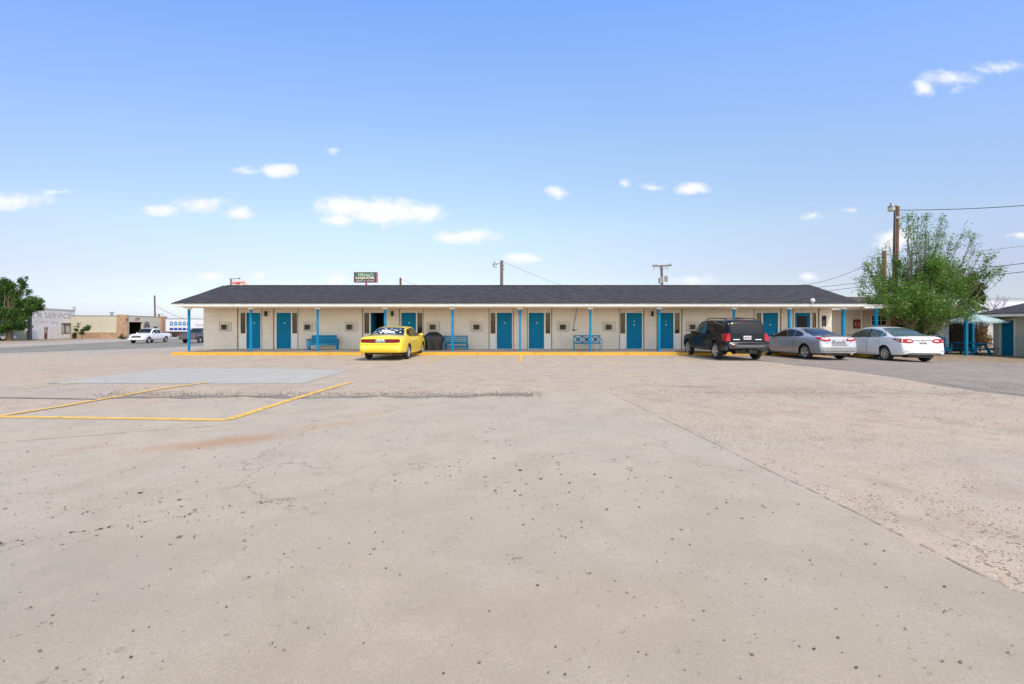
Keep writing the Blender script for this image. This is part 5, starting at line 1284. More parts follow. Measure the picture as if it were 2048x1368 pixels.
o, x, z = pole('lamp_pole', 1793.5, 26.9, 413, 1786.5, .135, M_BROWN, 'tall brown wooden pole with an area lamp beside the leafy tree', 'lamp pole', 'wooden poles by the leafy tree'); 
cobra(o, x, z+.30, -1, .9, .36)
mb = MB(); mb.box(x-.16,x+.16,-.17,-.11,z-.75,z-.62); mb.lathe([(.05,-.09),(.09,0),(.05,.08)], 10, 'z', (x+.22,-.1,z-.66)); mb.lathe([(.07,0),(.05,.08),(0,.1)], 10, 'z', (x-.0,0,z)); mb.tube([(x-.14,-.08,z-.2),(x-.15,-.1,z-2),(x-.17,-.1,z-4)], .014, 6); mb.build('pole_hardware', M_IRON, o)
o, x, z = pole('wooden_pole', 1768.5, 33, 502, 1768, .13, mat('orange_brown_wood', (.24,.11,.05), .85, var=.3, vscale=8), 'shorter orange brown wooden pole left of the lamp pole, among the leaves', 'pole', 'wooden poles by the leafy tree')
mb = MB(); mb.lathe([(.18,-.03),(.20,0),(.18,.03)], 14, 'y', (x-.35,0,z-1.1)); mb.bar((x-.35,0,z-1.1),(x,0,z-1.1), .04); mb.build('pole_bracket', M_IRON, o)

def wire(a, b, sag, label, r=.016):
    A = Vector((PX(a[0], a[2]), a[2], PZ(a[1], a[2]))); B = Vector((PX(b[0], b[2]), b[2], PZ(b[1], b[2])))
    pts = [A+(B-A)*t-Vector((0,0,4*sag*t*(1-t))) for t in [i/14 for i in range(15)]]
    mb = MB(); mb.tube(pts, r, 5, caps=False); tag(mb.build('overhead_wire', M_WIRE), label, 'wire', 'overhead wires')
wire((1797,420,26.9), (2300,384,24), .25, 'thick wire running right from the top of the brown lamp pole', .022)
wire((1850,545,34), (2300,490,28), .2, 'upper of the two dark wires right of the leafy tree', .022)
wire((1850,561,34), (2300,508,28), .2, 'lower of the two dark wires right of the leafy tree', .022)
wire((1930,505,40), (2300,450,34), .2, 'faint high wire at the right edge of the sky', .012)
wire((1930,597,50), (2300,594,50), .1, 'low wire just above the white roof at the right', .022)
wire((1768,512,33), (1585,571,42), .5, 'wire sagging left from the orange brown pole to the roof', .015)
wire((1768,560,33), (1300,600,50), .2, 'upper of the two wires left of the orange brown pole', .016)
wire((1768,568,33), (1300,612,50), .2, 'lower of the two wires left of the orange brown pole', .016)
wire((1008,524,48), (1180,586,60), .3, 'thin wire sloping right from the grey pole behind the roof', .014)
wire((803,559,75), (960,612,95), .3, 'thin wire sloping right from the short brown pole top', .02)
wire((312,612,118), (420,645,110), 1.0, 'wire running right from the tall dark pole across the street', .04)

# signs above the roof
ws = empty('pole_sign', (PX(480,57), 57, 0), 0, 'white sign with red lettering and border, above the left end of the roof', 'sign')
s = 57/F; zc = PZ(568.5, 57)
mb = MB(); mb.box(-15*s,15*s,-.18,.18,zc-.62,zc+.50); sf = mb.build('sign_box', mat('cream_sign_face', (.72,.68,.64), .5, var=.08), ws, bevel=.08)
mb = MB(); z0, z1 = zc-.56, zc+.44
for bx in ((-14*s,14*s,z1-.04,z1),(-14*s,14*s,z0,z0+.04),(-14*s,-14*s+.04,z0+.04,z1-.04),(14*s-.04,14*s,z0+.04,z1-.04)): mb.box(bx[0],bx[1],-.195,-.178,bx[2],bx[3])
mb.build('sign_border', mat('pink_red_trim', (.55,.14,.11), .5), sf)
text_obj('sign_lettering', "WIMPY'S", mat('sign_red', (.50,.05,.035), .5), (-.05, -.19, zc+.10), .46, sf, width=25*s, extrude=.01, bold=.02)
mb = MB()
for dx in (-19.5*s,-17.2*s): mb.bar((dx,0,0),(dx,0,zc+.65), .06)
for k in range(14): mb.bar((-19.5*s,0,zc-3+k*.26),(-17.2*s,0,zc-2.87+k*.26), .03)
mb.bar((-21*s,0,zc+.68),(0,0,zc+.68), .07, .07); mb.lathe([(.12,0),(.06,.12),(0,.14)], 10, 'z', (-1*s,0,zc+.7)); mb.build('sign_frame', mat('dark_sign_frame', (.07,.08,.10), .6), ws)
gs = empty('pole_sign', (PX(732,62), 62, 0), 0, 'green and black sign with script heading on a red post behind the roof', 'sign')
s = 62/F; z0, z1 = PZ(565,62), PZ(544.5,62); x0, x1 = -23.5*s, 21.5*s
mb = MB(); mb.box(x0,x1+.05,-.2,.35,z0,z1); sf = mb.build('sign_box', mat('faded_red_sign_case', (.30,.09,.12), .5), gs)
mb = MB(); mb.box(x0+.07,x1-.03,-.215,-.202,z0+.06,z1-.05); mb.build('sign_face', mat('black_sign_face', (.035,.045,.045), .4), sf)
mb = MB(); mb.box(x0+.16,x1-.12,-.225,-.216,(z0+z1)/2+.08,z1-.10); mb.build('green_band', mat('sign_green', (.006,.13,.075), .4), sf)
MW = mat('sign_pale_letters', (.60,.62,.55), .5); MI = mat('sign_cream_letters', (.70,.66,.50), .5)
text_obj('sign_lettering', "Wimpy's", MW, (-.05,-.232,z1-.36), .62, sf, width=2.0, extrude=.006, shear=.35)
text_obj('sign_lettering', "LIQUOR", MI, (-.05,-.232,(z0+z1)/2-.10), .42, sf, width=2.55, extrude=.006, bold=.015)
text_obj('sign_lettering', "BEER & WINE", MW, (-.05,-.232,z0+.20), .26, sf, width=2.45, extrude=.006)
mb = MB(); mb.tube([(0,.1,0),(0,.1,z0)], .11, 10); mb.build('sign_post', M_RED, gs)

# ------------------------------------------------------------------ office and buildings at the right
YO = 27.4; OX = lambda px: PX(px, YO)
of = wroot('office_building', (21, YO, 0), 'cream boarded office with a small paned window, right of the motel', 'office')
M_BOARD = brick_mat('cream_vertical_boards', (.60,.54,.46), (.57,.515,.44), (.36,.31,.26), .16, 4.0, .006, .5, .1, (.42,.36,.30), .3)
wo = (OX(1744), OX(1772), PZ(650,YO), PZ(631.5,YO))
mb = MB(); mb.box(17.85, OX(1719), YO-.12, YO+.2, -.5, 2.42); wall_cells(mb, OX(1719), OX(1783), -.5, 2.42, YO, YO+.2, [wo]); mb.box(OX(1783)-.2, OX(1783), YO+.2, YO+5, -.5, 2.42)
mb.build('wall', M_BOARD, of)
mb = MB(); mb.box(OX(1718), OX(1720.5), YO-.15, YO-.121, -.5, 2.40); mb.box(OX(1780), OX(1784.5), YO-.04, YO-.002, -.5, 2.40); mb.build('corner_board', M_TRIM, of)
window(*wo, YO+.02, of, 0, .06, bars=(3, 2))
mb = MB(); mb.box(17.9, OX(1800), 26.70, 26.74, 2.36, 2.55); mb.build('fascia', M_FASCIA, of)
mb = MB(); mb.box(17.9, OX(1800), 26.74, YO+5, 2.43, 2.46); mb.build('soffit', M_SOFFIT, of)
mb = MB(); mb.prism([(26.6,2.55),(26.6,2.60),(29.9,3.35),(33,2.60),(33,2.55)], 19.5, OX(1800)+.1, plane='yz'); mb.build('roof', M_ROOF2, of)
mb = MB(); mb.bar((PX(1752,25.0),25.0,-.2),(PX(1752,25.0),25.0,2.40), .13, .13); mb.build('porch_post', M_TEAL, of)
mb = MB(); mb.bar((PX(1728,25.0),25.0,2.47),(PX(1815,25.0),25.0,2.47), .12, .14); mb.box(PX(1728,25.0),PX(1815,25.0),24.9,26.7,2.55,2.60); mb.build('porch_roof', M_FASCIA, of)
rs = empty('wall_sign', (OX(1710), YO-.13, PZ(648,YO)), 0, 'dark red poster sign with two pale orange figures on the cream boards', 'sign')
mb = MB(); mb.box(-.21,.21,-.03,0,-.27,.27); mb.build('sign_board', mat('dark_red_board', (.13,.012,.010), .5), rs)
mb = MB()
for dx in (-.09, .10): mb.lathe([(.0,-.036),(.045,-.036)], 14, 'y', (dx, 0, .05), caps=False); mb.prism([(dx-.04,-.10),(dx+.04,-.10),(dx+.055,.0),(dx-.055,.0)], -.037, -.031)
mb.box(-.13,.13,-.036,-.031,-.19,-.17); mb.build('sign_marks', mat('orange_marks', (.50,.17,.08), .5), rs)

# breezeway with gable roof and turquoise posts
YG = 29.0
bz = wroot('breezeway', (28.3, YG, -.35), 'white gabled breezeway with turquoise posts and a dark interior', 'outbuilding')
gx = lambda px: PX(px, YG); zb = -.6
mb = MB(); mb.box(gx(1870), gx(1891), YG, YG+.15, zb, 2.55); mb.box(gx(1870), gx(1870)+.15, YG+.15, YG+8, zb, 2.5); mb.build('wall', M_WHITEBRICK, bz)
mb = MB(); mb.box(gx(1891), gx(1897), YG-.03, YG+.12, zb, 2.7); mb.build('corner_board', mat('bluish_white_trim', (.62,.62,.72), .5), bz)
mb = MB(); mb.prism([(gx(1862)-.05, 2.50),(gx(1912), 3.05),(gx(1963), 2.45),(gx(1963), 2.56),(gx(1912), 3.17),(gx(1862)-.05, 2.62)], YG-.6, YG+8.4, plane='xz'); mb.build('roof', mat('pale_metal_roof', (.60,.60,.60), .5, var=.1), bz)
mb = MB(); mb.prism([(gx(1870)+.05, 2.35),(gx(1958), 2.35),(gx(1958), 2.50),(gx(1912), 3.04),(gx(1870)+.05, 2.55)], YG-.05, YG+.05); mb.build('gable', M_PANEL, bz)
mb = MB(); mb.box(27.9, 32.0, YG+2.5, YG+2.6, zb, 2.42); mb.box(gx(1897)-.1, gx(1897), YG+.15, YG+6.2, zb, 2.4); mb.box(gx(1897), gx(1963), YG+.4, YG+8, 2.36, 2.40); mb.build('interior_shade', M_VOID, bz)  # near-black panels paint in the shade inside the breezeway
for px, y in ((1932, YG-2.25), (1945, YG+1.6)):
    mb = MB(); x = PX(px, y); mb.bar((x, y, -.42), (x, y, 2.40), .135, .135); mb.build('post', M_TEAL, bz)
mb = MB(); mb.bar((PX(1932, YG-2.25), YG-2.37, 2.47), (gx(1940), YG-.2, 2.47), .12, .14); mb.build('beam', M_TRIM, bz)
# right hand motel wing
XH = 29.6      # this wing runs towards the camera and faces left
rb = wroot('motel_wing', (XH, 28, -.35), 'grey white motel wing with dark roof and a blue door at the right edge', 'building')
hy = lambda px: XH*F/(px-CX)
yd0, yd1 = hy(2028), hy(2001.5); zd = PZ(640.5, 27.2)
mb = MB(); mb.box(XH, XH+.2, 8, yd0, -.6, 2.02); mb.box(XH, XH+.2, yd1, 28, -.6, 2.02); mb.box(XH, XH+.2, yd0, yd1, zd, 2.02); mb.box(XH+.2, 37, 27.8, 28, -.6, 2.02); mb.build('wall', mat('grey_white_render', (.56,.55,.52), .8, var=.12), rb)
mb = MB(); mb.box(XH+.05, XH+.10, yd0+.01, yd1-.01, -.33, zd-.01); mb.build('door', M_DOOR, rb)
mb = MB(); mb.box(XH-.03, XH-.001, yd0-.07, yd0, -.35, zd+.07); mb.box(XH-.03, XH-.001, yd1, yd1+.07, -.35, zd+.07); mb.box(XH-.03, XH-.001, yd0, yd1, zd, zd+.07); mb.build('door_frame', M_TRIM, rb)
xe = 28.75
mb = MB(); mb.box(xe, xe+.04, 8, 28.2, 1.98, 2.15); mb.build('fascia', M_FASCIA, rb)
mb = MB(); mb.box(xe+.04, 37, 8, 28.2, 2.03, 2.06); mb.build('soffit', M_SOFFIT, rb)
mb = MB(); mb.prism([(xe-.05,2.14),(xe-.05,2.18),(33,3.12),(37.3,2.18),(37.3,2.14),(33,3.05)], 8, 28.25, plane='xz'); mb.build('roof', M_ROOF, rb)
mb = MB(); mb.prism([(xe+.3,2.07),(36.8,2.07),(33,3.0)], 27.85, 27.95, plane='xz'); mb.build('gable', mat('grey_white_render'), rb)
# pale roof behind
pb = wroot('pale_roofed_house', (45, 42, -.35), 'low house with a pale roof behind the breezeway at the right', 'house')
mb = MB(); mb.box(PX(1952,44), 62, 44, 52, -.6, 2.4); mb.build('wall', mat('pale_house_wall', (.50,.48,.46), .8), pb)
mb = MB(); a = PX(1950,43.4); mb.add([(a,43.4,2.4),(64,43.4,2.4),(64,53,2.4),(a,53,2.4),(a+2.5,48,4.05),(64,48,4.05)], [(0,1,5,4),(2,3,4,5),(3,0,4),(1,2,5),(3,2,1,0)]); mb.build('roof', mat('pale_shingle_roof', (.62,.60,.64), .6, var=.1), pb)
mb = MB()
for dx in (2.6, 4.2): mb.tube([(a+dx,47,3.4),(a+dx,47,4.15)], .08, 8)
mb.build('roof_vent', M_IRON, pb)
wf_ = wroot('board_fence', (32, 36, -.35), 'low brown board fence seen through the breezeway', 'fence')
mb = MB()
for k in range(40): mb.box(30+k*.2, 30.18+k*.2, 36, 36.03, -.5, .75+.03*math.sin(k*2.2))
mb.build('board', M_SPALL, wf_)

# picnic table
ptb = empty('picnic_table', (28.35, 28.4, gz(28.3, 28.4)), R(90+4), 'turquoise wooden picnic table under the pale umbrella', 'table'); zt = .74
mb = MB()
for k in range(5): mb.box(-1.15,1.15,-.40+k*.162,-.25+k*.162,zt-.04,zt)
mb.build('tabletop', M_TEAL, ptb)
for s_ in (-1, 1):
    mb = MB()
    for k in range(2): mb.box(-1.15,1.15,s_*.72-.13+k*.135,s_*.72-.0+k*.135-.005,.40,.435)
    mb.build('seat', M_TEAL, ptb)
for x in (-.85, .85):
    for s_ in (-1, 1):
        mb = MB(); mb.bar((x, s_*.20, zt-.045), (x, s_*.66, 0), .05, .14, up=(1,0,0)); mb.build('leg', M_TEAL, ptb)
    mb = MB(); mb.box(x+.03,x+.07,-.88,.88,.30,.395); mb.box(x+.03,x+.07,-.38,.38,zt-.13,zt-.045); mb.build('crosspiece', M_TEAL, ptb)
# umbrella
um = empty('patio_umbrella', (PX(1953,27.75), 27.75, gz(28, 27.7)), R(10), 'pale aqua patio umbrella standing open over the picnic table', 'umbrella')
gh = -gz(28, 27.7); n = 8; zr, za, rr_ = PZ(642,27.75)+gh, PZ(628.5,27.75)+gh, 1.42
top = MB(); vs = [(0,0,za)]; m_ = 6
for i in range(1, m_+1):
    t_ = i/m_
    for k in range(n*4):
        a = 2*math.pi*k/(n*4); seg = (k % 4)/4; sagr = 1-.10*math.sin(math.pi*seg)*t_; zz = za+(zr-za)*(t_**1.12) - (.05*math.sin(math.pi*seg)*t_)
        vs.append((rr_*t_*sagr*math.cos(a), rr_*t_*sagr*math.sin(a), zz))
N = n*4; fs = [(0, 1+k, 1+(k+1) % N) for k in range(N)] + [(1+(i-1)*N+k, 1+i*N+k, 1+i*N+(k+1) % N, 1+(i-1)*N+(k+1) % N) for i in range(1, m_) for k in range(N)]
b_ = 1+(m_-1)*N; vs2 = [(v[0]*1.0, v[1]*1.0, v[2]-.10) for v in vs[b_:b_+N]]; base_n = len(vs); vs += vs2
fs += [(b_+k, base_n+k, base_n+(k+1) % N, b_+(k+1) % N) for k in range(N)]
top.add(vs, fs, 0, False)
mU, t, co = start('aqua_umbrella_cloth')
uc = t.mix(t.smooth(t.noise(co, 1.6, 5, .6), .45, .65, 0, .6), (.60,.76,.78), (.30,.56,.54))
dfs = t.new('ShaderNodeBsdfPrincipled', {'Base Color': uc, 'Roughness': .85}); trn = t.new('ShaderNodeBsdfTranslucent', {0: (.10,.40,.34,1)})
t.l.new(t.new('ShaderNodeMixShader', {0: .35, 1: dfs.outputs[0], 2: trn.outputs[0]}).outputs[0], t.new('ShaderNodeOutputMaterial').inputs[0])
can = top.build('canopy', mU, um, recalc=False)
for k in range(n):
    a = 2*math.pi*k/n; mb = MB(); mb.tube([(0,0,za-.04),(rr_*.98*math.cos(a), rr_*.98*math.sin(a), zr-.02)], .012, 5); mb.build('rib', M_IRON, can)
mb = MB(); mb.tube([(0,0,0),(0,0,za+.06)], .024, 10); mb.build('shaft', M_BLACK, um)
mb = MB(); mb.lathe([(.25,0),(.25,.05),(.06,.09),(.05,.2)], 20, 'z'); mb.build('base', M_BLACK, um)
# adirondack chair
ch = empty('garden_chair', (PX(1886.5,28.3), 28.3, gz(26.8, 28.3)), R(-25), 'turquoise slatted garden chair between the white sedan and the picnic table', 'chair')
mb = MB()
for k in range(5):
    x = -.20+k*.10; mb.bar((x*.75, .26, .30), (x*1.15, .52, 1.02+.06*math.cos((k-2)*.7)), .075, .02, up=(0,1,0))
mb.build('backrest', M_TEAL, ch)
mb = MB()
for k in range(5): mb.box(-.27,.27,-.25+k*.11,-.155+k*.11,.36-k*.02,.38-k*.02)
mb.build('seat', M_TEAL, ch)
mb = MB(); mb.box(-.28,.28,-.29,-.26,.20,.37); mb.build('apron', M_TEAL, ch)
for s_ in (-1, 1):
    mb = MB(); mb.box(s_*.33-.06,s_*.33+.06,-.34,.40,.58,.605); mb.build('armrest', M_TEAL, ch)
    mb = MB(); mb.box(s_*.30-.02,s_*.30+.02,-.30,-.20,0,.58); mb.build('leg', M_TEAL, ch)
    mb = MB(); mb.bar((s_*.30,-.2,.36),(s_*.30,.48,.03), .03, .10, up=(1,0,0)); mb.build('leg', M_TEAL, ch)

# ------------------------------------------------------------------ trees and plants
LM1 = leaf_mat('fresh_green_leaves', (.035,.08,.018), (.095,.195,.038), (.21,.34,.065))
LM2 = leaf_mat('deep_green_leaves', (.026,.062,.016), (.055,.12,.026), (.11,.20,.04))
LM3 = leaf_mat('olive_conifer_needles', (.02,.028,.012), (.04,.05,.018), (.075,.07,.022))
LM4 = leaf_mat('dry_brown_leaves', (.10,.06,.03), (.17,.10,.05), (.24,.17,.08))
LM5 = leaf_mat('hedge_leaves', (.012,.028,.010), (.03,.06,.016), (.07,.12,.03))
LM6 = leaf_mat('weedy_grass', (.08,.10,.03), (.13,.16,.05), (.24,.22,.10))
def leaves(mb, rnd, c, r, n, size, flat=.8, shell=.0):
    for _ in range(n):
        while True:
            p = Vector((rnd.uniform(-1,1), rnd.uniform(-1,1), rnd.uniform(-1,1)))
            if shell < p.length <= 1: break
        add_leaf(mb, rnd, Vector(c)+Vector((p.x*r[0], p.y*r[1], p.z*r[2])), size)
def add_leaf(mb, rnd, q, size):
    s_ = size*rnd.uniform(.6, 1.35); d = Vector((rnd.gauss(0,1), rnd.gauss(0,1), rnd.gauss(-.25,.7))).normalized(); u_ = d.orthogonal().normalized(); u_ = Matrix.Rotation(rnd.uniform(0,6.28), 3, d) @ u_
    w_ = d.cross(u_)*s_*.22; m_ = q+d*s_*.5 + w_.cross(d)*.12
    b = len(mb.v); mb.v += [tuple(q), tuple(q+d*s_*.45+w_), tuple(q+d*s_), tuple(q+d*s_*.45-w_)]; mb.f.append((b, b+1, b+2, b+3)); mb.m.append(0); mb.sm.append(False)
def tree(name, base, clusters, leafm, barkm, label, cat='tree', group=None, size=.12, trunk_r=.12, fork=1.2, seed=1, twig=14, nstem=1, trail=.5, leafname='crown', arch=False):
    rnd = random.Random(seed); o = empty(name, base, 0, label, cat, group); B = Vector(base)
    wood = MB(); lv = MB()
    stems = []
    for k in range(nstem):
        a = 2*math.pi*k/max(1, nstem)+.4; off = Vector((math.cos(a), math.sin(a)*.6, 0))*(trunk_r*1.1 if nstem > 1 else 0)
        top = off*2.4+Vector((rnd.uniform(-.1,.1), rnd.uniform(-.1,.1), fork*rnd.uniform(.85,1.15)))
        wood.tube([off+Vector((0,0,-.3)), off*1.3+Vector((0,0,fork*.4)), top], [trunk_r*1.25/math.sqrt(nstem), trunk_r/math.sqrt(nstem), trunk_r*.8/math.sqrt(nstem)], 9); stems.append(top)
    for (cx_, cy_, cz_, r, n) in clusters:
        C_ = Vector((cx_, cy_, cz_))-B; st = min(stems, key=lambda s_: (s_-C_).length+rnd.uniform(0,.5))
        d = C_-st; mid = (st+d*.45+Vector((rnd.uniform(-.12,.12), rnd.uniform(-.12,.12), .10))*d.length*.5) if not arch else (st+Vector((d.x*.58, d.y*.58, d.z*.42))+Vector((rnd.uniform(-.1,.1), rnd.uniform(-.1,.1), 0)))
        L = d.length; r0 = max(.012, trunk_r*.34*min(1, r*.9+.25)); pts = [st, st+(mid-st)*.5+Vector((rnd.uniform(-.05,.05),)*3), mid, C_]
        wood.tube(pts, [r0, r0*.8, r0*.55, r0*.25], 6, caps=False)
        nt = max(3, int(twig*r)); ends = []
        for _ in range(nt):
            p = Vector((rnd.gauss(0,.55), rnd.gauss(0,.55), rnd.gauss(.1,.55))); 
            if p.length > 1: p.normalize()
            s0 = mid+(C_-mid)*rnd.uniform(.3, 1.0); e_ = C_+p*r; wood.tube([s0, s0+(e_-s0)*.5+Vector((0,0,-.04)), e_], [.012*min(2, .5+r), .008, .004], 4, caps=False); ends.append((s0, e_))
        for _ in range(n):
            s0, e_ = rnd.choice(ends); t_ = 1-abs(rnd.gauss(0, .38)); t_ = min(max(t_, .05), 1.08)
            q = s0+(e_-s0)*t_+Vector((rnd.gauss(0,1), rnd.gauss(0,1), rnd.gauss(0,1)))*(.07+.13*r); add_leaf(lv, rnd, q, size)
    wood.build('trunk', barkm, o, recalc=False); lv.build(leafname, leafm, o, recalc=False)
    return o
# leafy tree beside the office
YT = 25.6; rnd = random.Random(11)
raw = [(650,640,150,2600),(560,600,120,1500),(760,560,110,1500),(720,480,90,1000),(640,520,90,900),(820,650,110,1500),(520,720,130,1800),(720,740,130,1800),(860,740,90,1000),
  (430,690,100,1100),(400,800,110,1200),(560,840,110,1100),(700,850,100,900),(320,790,80,800),(240,800,60,450),(930,760,70,500),(980,840,60,350),(460,560,80,700),(420,520,50,350),
  (490,180,42,240),(478,240,38,200),(510,290,42,240),(560,215,38,190),(620,185,42,240),(600,290,48,280),(640,330,50,300),(560,380,60,360),(500,420,50,260),(740,200,32,160),(735,260,34,180),(720,330,38,200),(690,400,60,380),(610,430,60,360),
  (800,330,40,150),(805,400,36,130),(880,310,44,190),(945,340,46,200),(985,385,22,60),(1010,445,44,170),(1100,440,30,90),(1085,500,44,180),(1060,560,50,210),(1130,570,46,190),(1050,620,42,150),(960,600,48,190),(940,660,60,300),(900,560,60,300),
  (190,535,34,140),(175,515,22,60),(260,460,38,180),(300,410,30,90),(265,510,36,140),(150,640,34,150),(220,600,48,210),(280,600,55,300),(170,740,46,240),(250,690,62,380),(330,680,70,480),(370,620,50,260),(1190,610,14,14),(350,370,14,30),
  (400,850,90,900),(520,880,100,1200),(640,880,90,1000),(760,860,80,700),(300,820,60,500),(590,800,110,1500),(690,560,70,900),(640,640,90,1000),(870,850,60,300),(950,880,50,200),(720,920,80,400),(640,930,90,380),(560,960,60,260),(480,930,70,240),(780,900,60,280)]
cls = []
for (a, b, r, n) in raw:
    px, py = 1680+a*.2777, 380+b*.2777; rr = r*.2777/F*YT; Y = YT+rnd.uniform(-1, 1)*max(.5, min(1.8, rr*1.5)); cls.append((PX(px,Y), Y, PZ(py,Y), rr*1.05, int(n*(.75 if py < 520 else 1.35))))
bx, by = PX(1836,25.6), 25.6
tree('leafy_tree', (bx, by, gz(bx, by)), cls, LM1, M_BARK, 'tall leafy green tree with many upright shoots in front of the office', size=.105, trunk_r=.19, fork=1.35, seed=4, nstem=4, arch=True, twig=16, group='trees by the office')
# big dark tree at the left edge
YL = 74; rnd = random.Random(5)
raw = [(80,180,110,1500),(200,210,90,1200),(30,330,120,1500),(170,340,120,1500),(300,360,100,1100),(420,180,70,500),(470,110,45,240),(380,100,40,200),(480,50,18,60),(520,300,40,200),(560,420,80,600),(640,470,70,520),(700,520,60,380),(760,470,45,260),(780,560,45,260),(720,590,50,260),(600,540,80,600),(470,470,90,800),
   (350,520,110,1100),(200,520,120,1300),(60,520,120,1300),(60,700,120,1400),(200,720,120,1300),(340,700,110,1100),(450,660,90,700),(560,650,60,360),(430,820,80,600),(300,860,100,800),(150,880,110,1000),(30,900,110,900),(380,950,60,300),(120,110,60,350),(20,100,60,300),(-120,300,160,1200),(-120,600,160,1200),(-100,850,130,900),(20,1000,70,300),(490,900,30,120)]
cls = []
for (a, b, r, n) in raw:
    px, py = a*.1123, 550+b*.1123; rr = r*.1123/F*YL*1.1; Y = YL+rnd.uniform(-1,1)*max(.8, min(3, rr*1.5)); cls.append((PX(px,Y), Y, PZ(py,Y), rr, int(n*1.15)))
bx = PX(19, YL)
tree('broadleaf_tree', (bx, YL, gz(bx, YL)), cls, LM2, M_BARK, 'broad dark green tree at the left edge beside the white service building', size=.27, trunk_r=.40, fork=2.6, seed=9, twig=6, group='trees across the street')
# small ones across the street
def small(name, px, Y, blobs, leafm, label, cat, size, tr_, fork, seed, k=1.0, group=None, z0=None, twig=10):
    cls = []; rnd = random.Random(seed)
    for (a, b, r, n) in blobs:
        y = Y+rnd.uniform(-1,1)*r/F*Y*.7; cls.append((PX(a,y), y, PZ(b,y), r/F*Y, int(n*k)))
    x = PX(px, Y); return tree(name, (x, Y, gz(x, Y)), cls, leafm, M_BARK, label, cat, group, size, tr_, fork, seed, twig)
small('sapling', 163.5, 86, [(166,660,5,200),(172,657,5,220),(176,655,4.5,220),(163,665,4,160),(179,655,3,80)], LM2, 'small young tree with a lopsided crown in front of the long olive wall', 'tree', .26, .07, 1.0, 3, group='trees across the street')
small('shrub', 150, 84, [(151,668,4,240),(152,660,3.5,160),(149,673,3.5,160),(155,652,3,40),(158,648,3,30)], LM5, 'dark upright shrub at the corner of the white service building', 'shrub', .24, .05, .6, 6, group='shrubs across the street')
small('shrub', 243, 84, [(242,674,5,220),(248,677,5,220),(238,677,3,100)], LM5, 'low dark shrub in front of the left stone pillar', 'shrub', .2, .04, .3, 8, group='shrubs across the street')
small('conifer', 1942, 42, [(1932,575,14,1500),(1944,590,15,1500),(1955,580,12,1200),(1962,595,9,900),(1950,575,10,800),(1938,560,11,900),(1952,597,13,900),(1940,548,8,500),(1925,590,14,900),(1957,606,8,500),(1938,610,16,900)], LM3, 'dark olive conifer rising behind the leafy tree', 'tree', .2, .14, 3.0, 12, group='trees by the office')
small('hedge_shrub', 1815, 27.6, [(1798,640,16,1700),(1815,630,18,1900),(1836,626,18,1900),(1852,632,17,1700),(1868,645,14,1200),(1866,622,10,500),(1800,675,20,1200),(1820,660,22,2200),(1845,665,20,2200),(1860,680,16,1600),(1862,655,14,1200),(1832,690,18,1500),(1808,648,18,1400),(1850,640,16,1200),(1868,690,10,700)], LM5, 'dense dark green hedge below the leafy tree, behind the white sedan', 'hedge', .10, .06, .5, 15, group='shrubs by the office')
small('dry_shrub', 1960, 31.5, [(1955,668,13,1000),(1962,655,11,700),(1966,680,12,900),(1955,685,10,700)], LM4, 'brown dry bush behind the picnic table', 'shrub', .12, .05, .4, 17, group='shrubs by the office', twig=30)
# bare tree
def bare(name, px, Y, top, spread, label, seed):
    rnd = random.Random(seed); x = PX(px, Y); o = empty(name, (x, Y, gz(x, Y)), 0, label, 'tree', 'trees by the office'); mb = MB(); H_ = PZ(top, Y)-gz(x, Y)
    def grow(p, d, L, r, lev):
        q = p+d*L; m_ = p+d*L*.5+Vector((rnd.uniform(-.06,.06), rnd.uniform(-.06,.06), 0))*L; mb.tube([p, m_, q], [r, r*.8, r*.6], 5 if lev else 8, caps=False)
        if lev < 5:
            for _ in range(2 if lev else 5): grow(q, (d+Vector((rnd.gauss(0,.32), rnd.gauss(0,.32), rnd.gauss(.05,.15)))).normalized(), L*rnd.uniform(.62,.82), r*.55, lev+1)
    grow(Vector((0,0,-.2)), Vector((0,0,1)), H_*.30, .12, 0); mb.build('trunk', mat('grey_bare_bark', (.14,.12,.12), .9), o, recalc=False)
bare('bare_tree', 1972, 39, 578, 20, 'leafless grey tree behind the breezeway roof', 3)
bare('bare_tree', 1998, 41, 584, 20, 'leafless grey tree above the pale roof, right of the other bare tree', 8)
# weeds along the verge
rnd = random.Random(21); mb = MB()
for _ in range(2600):
    a = rnd.uniform(14, 60); ww = rnd.uniform(57, 62.5); x, y = ln(ww, a)
    if mnoise.noise(Vector((x*.25, y*.25, 0))) < -.15: continue
    hgt = rnd.uniform(.12, .4); q = Vector((x, y, gz(x, y)+.0))
    for _k in range(2):
        e = Vector((rnd.uniform(-.15,.15), rnd.uniform(-.15,.15), hgt)); s_ = Vector((rnd.uniform(-.06,.06), rnd.uniform(-.06,.06), 0)); mb.add([q-s_, q+s_, q+e], [(0,1,2)])
tag(mb.build('verge_weeds', LM6, recalc=False), 'patchy green weeds along the far side of the street', 'weeds', kind='stuff')
# strip of grass under the picnic table
rnd = random.Random(22); mb = MB()
for _ in range(2500):
    x, y = rnd.uniform(26.6, 31), rnd.uniform(28.3, 29.6); q = Vector((x, y, gz(x, y))); e = Vector((rnd.uniform(-.04,.04), rnd.uniform(-.04,.04), rnd.uniform(.03,.12))); s_ = Vector((rnd.uniform(-.012,.012), .004, 0)); mb.add([q-s_, q+s_, q+e], [(0,1,2)])
tag(mb.build('grass', LM6, recalc=False), 'thin grass strip behind the picnic table', 'grass', kind='stuff')
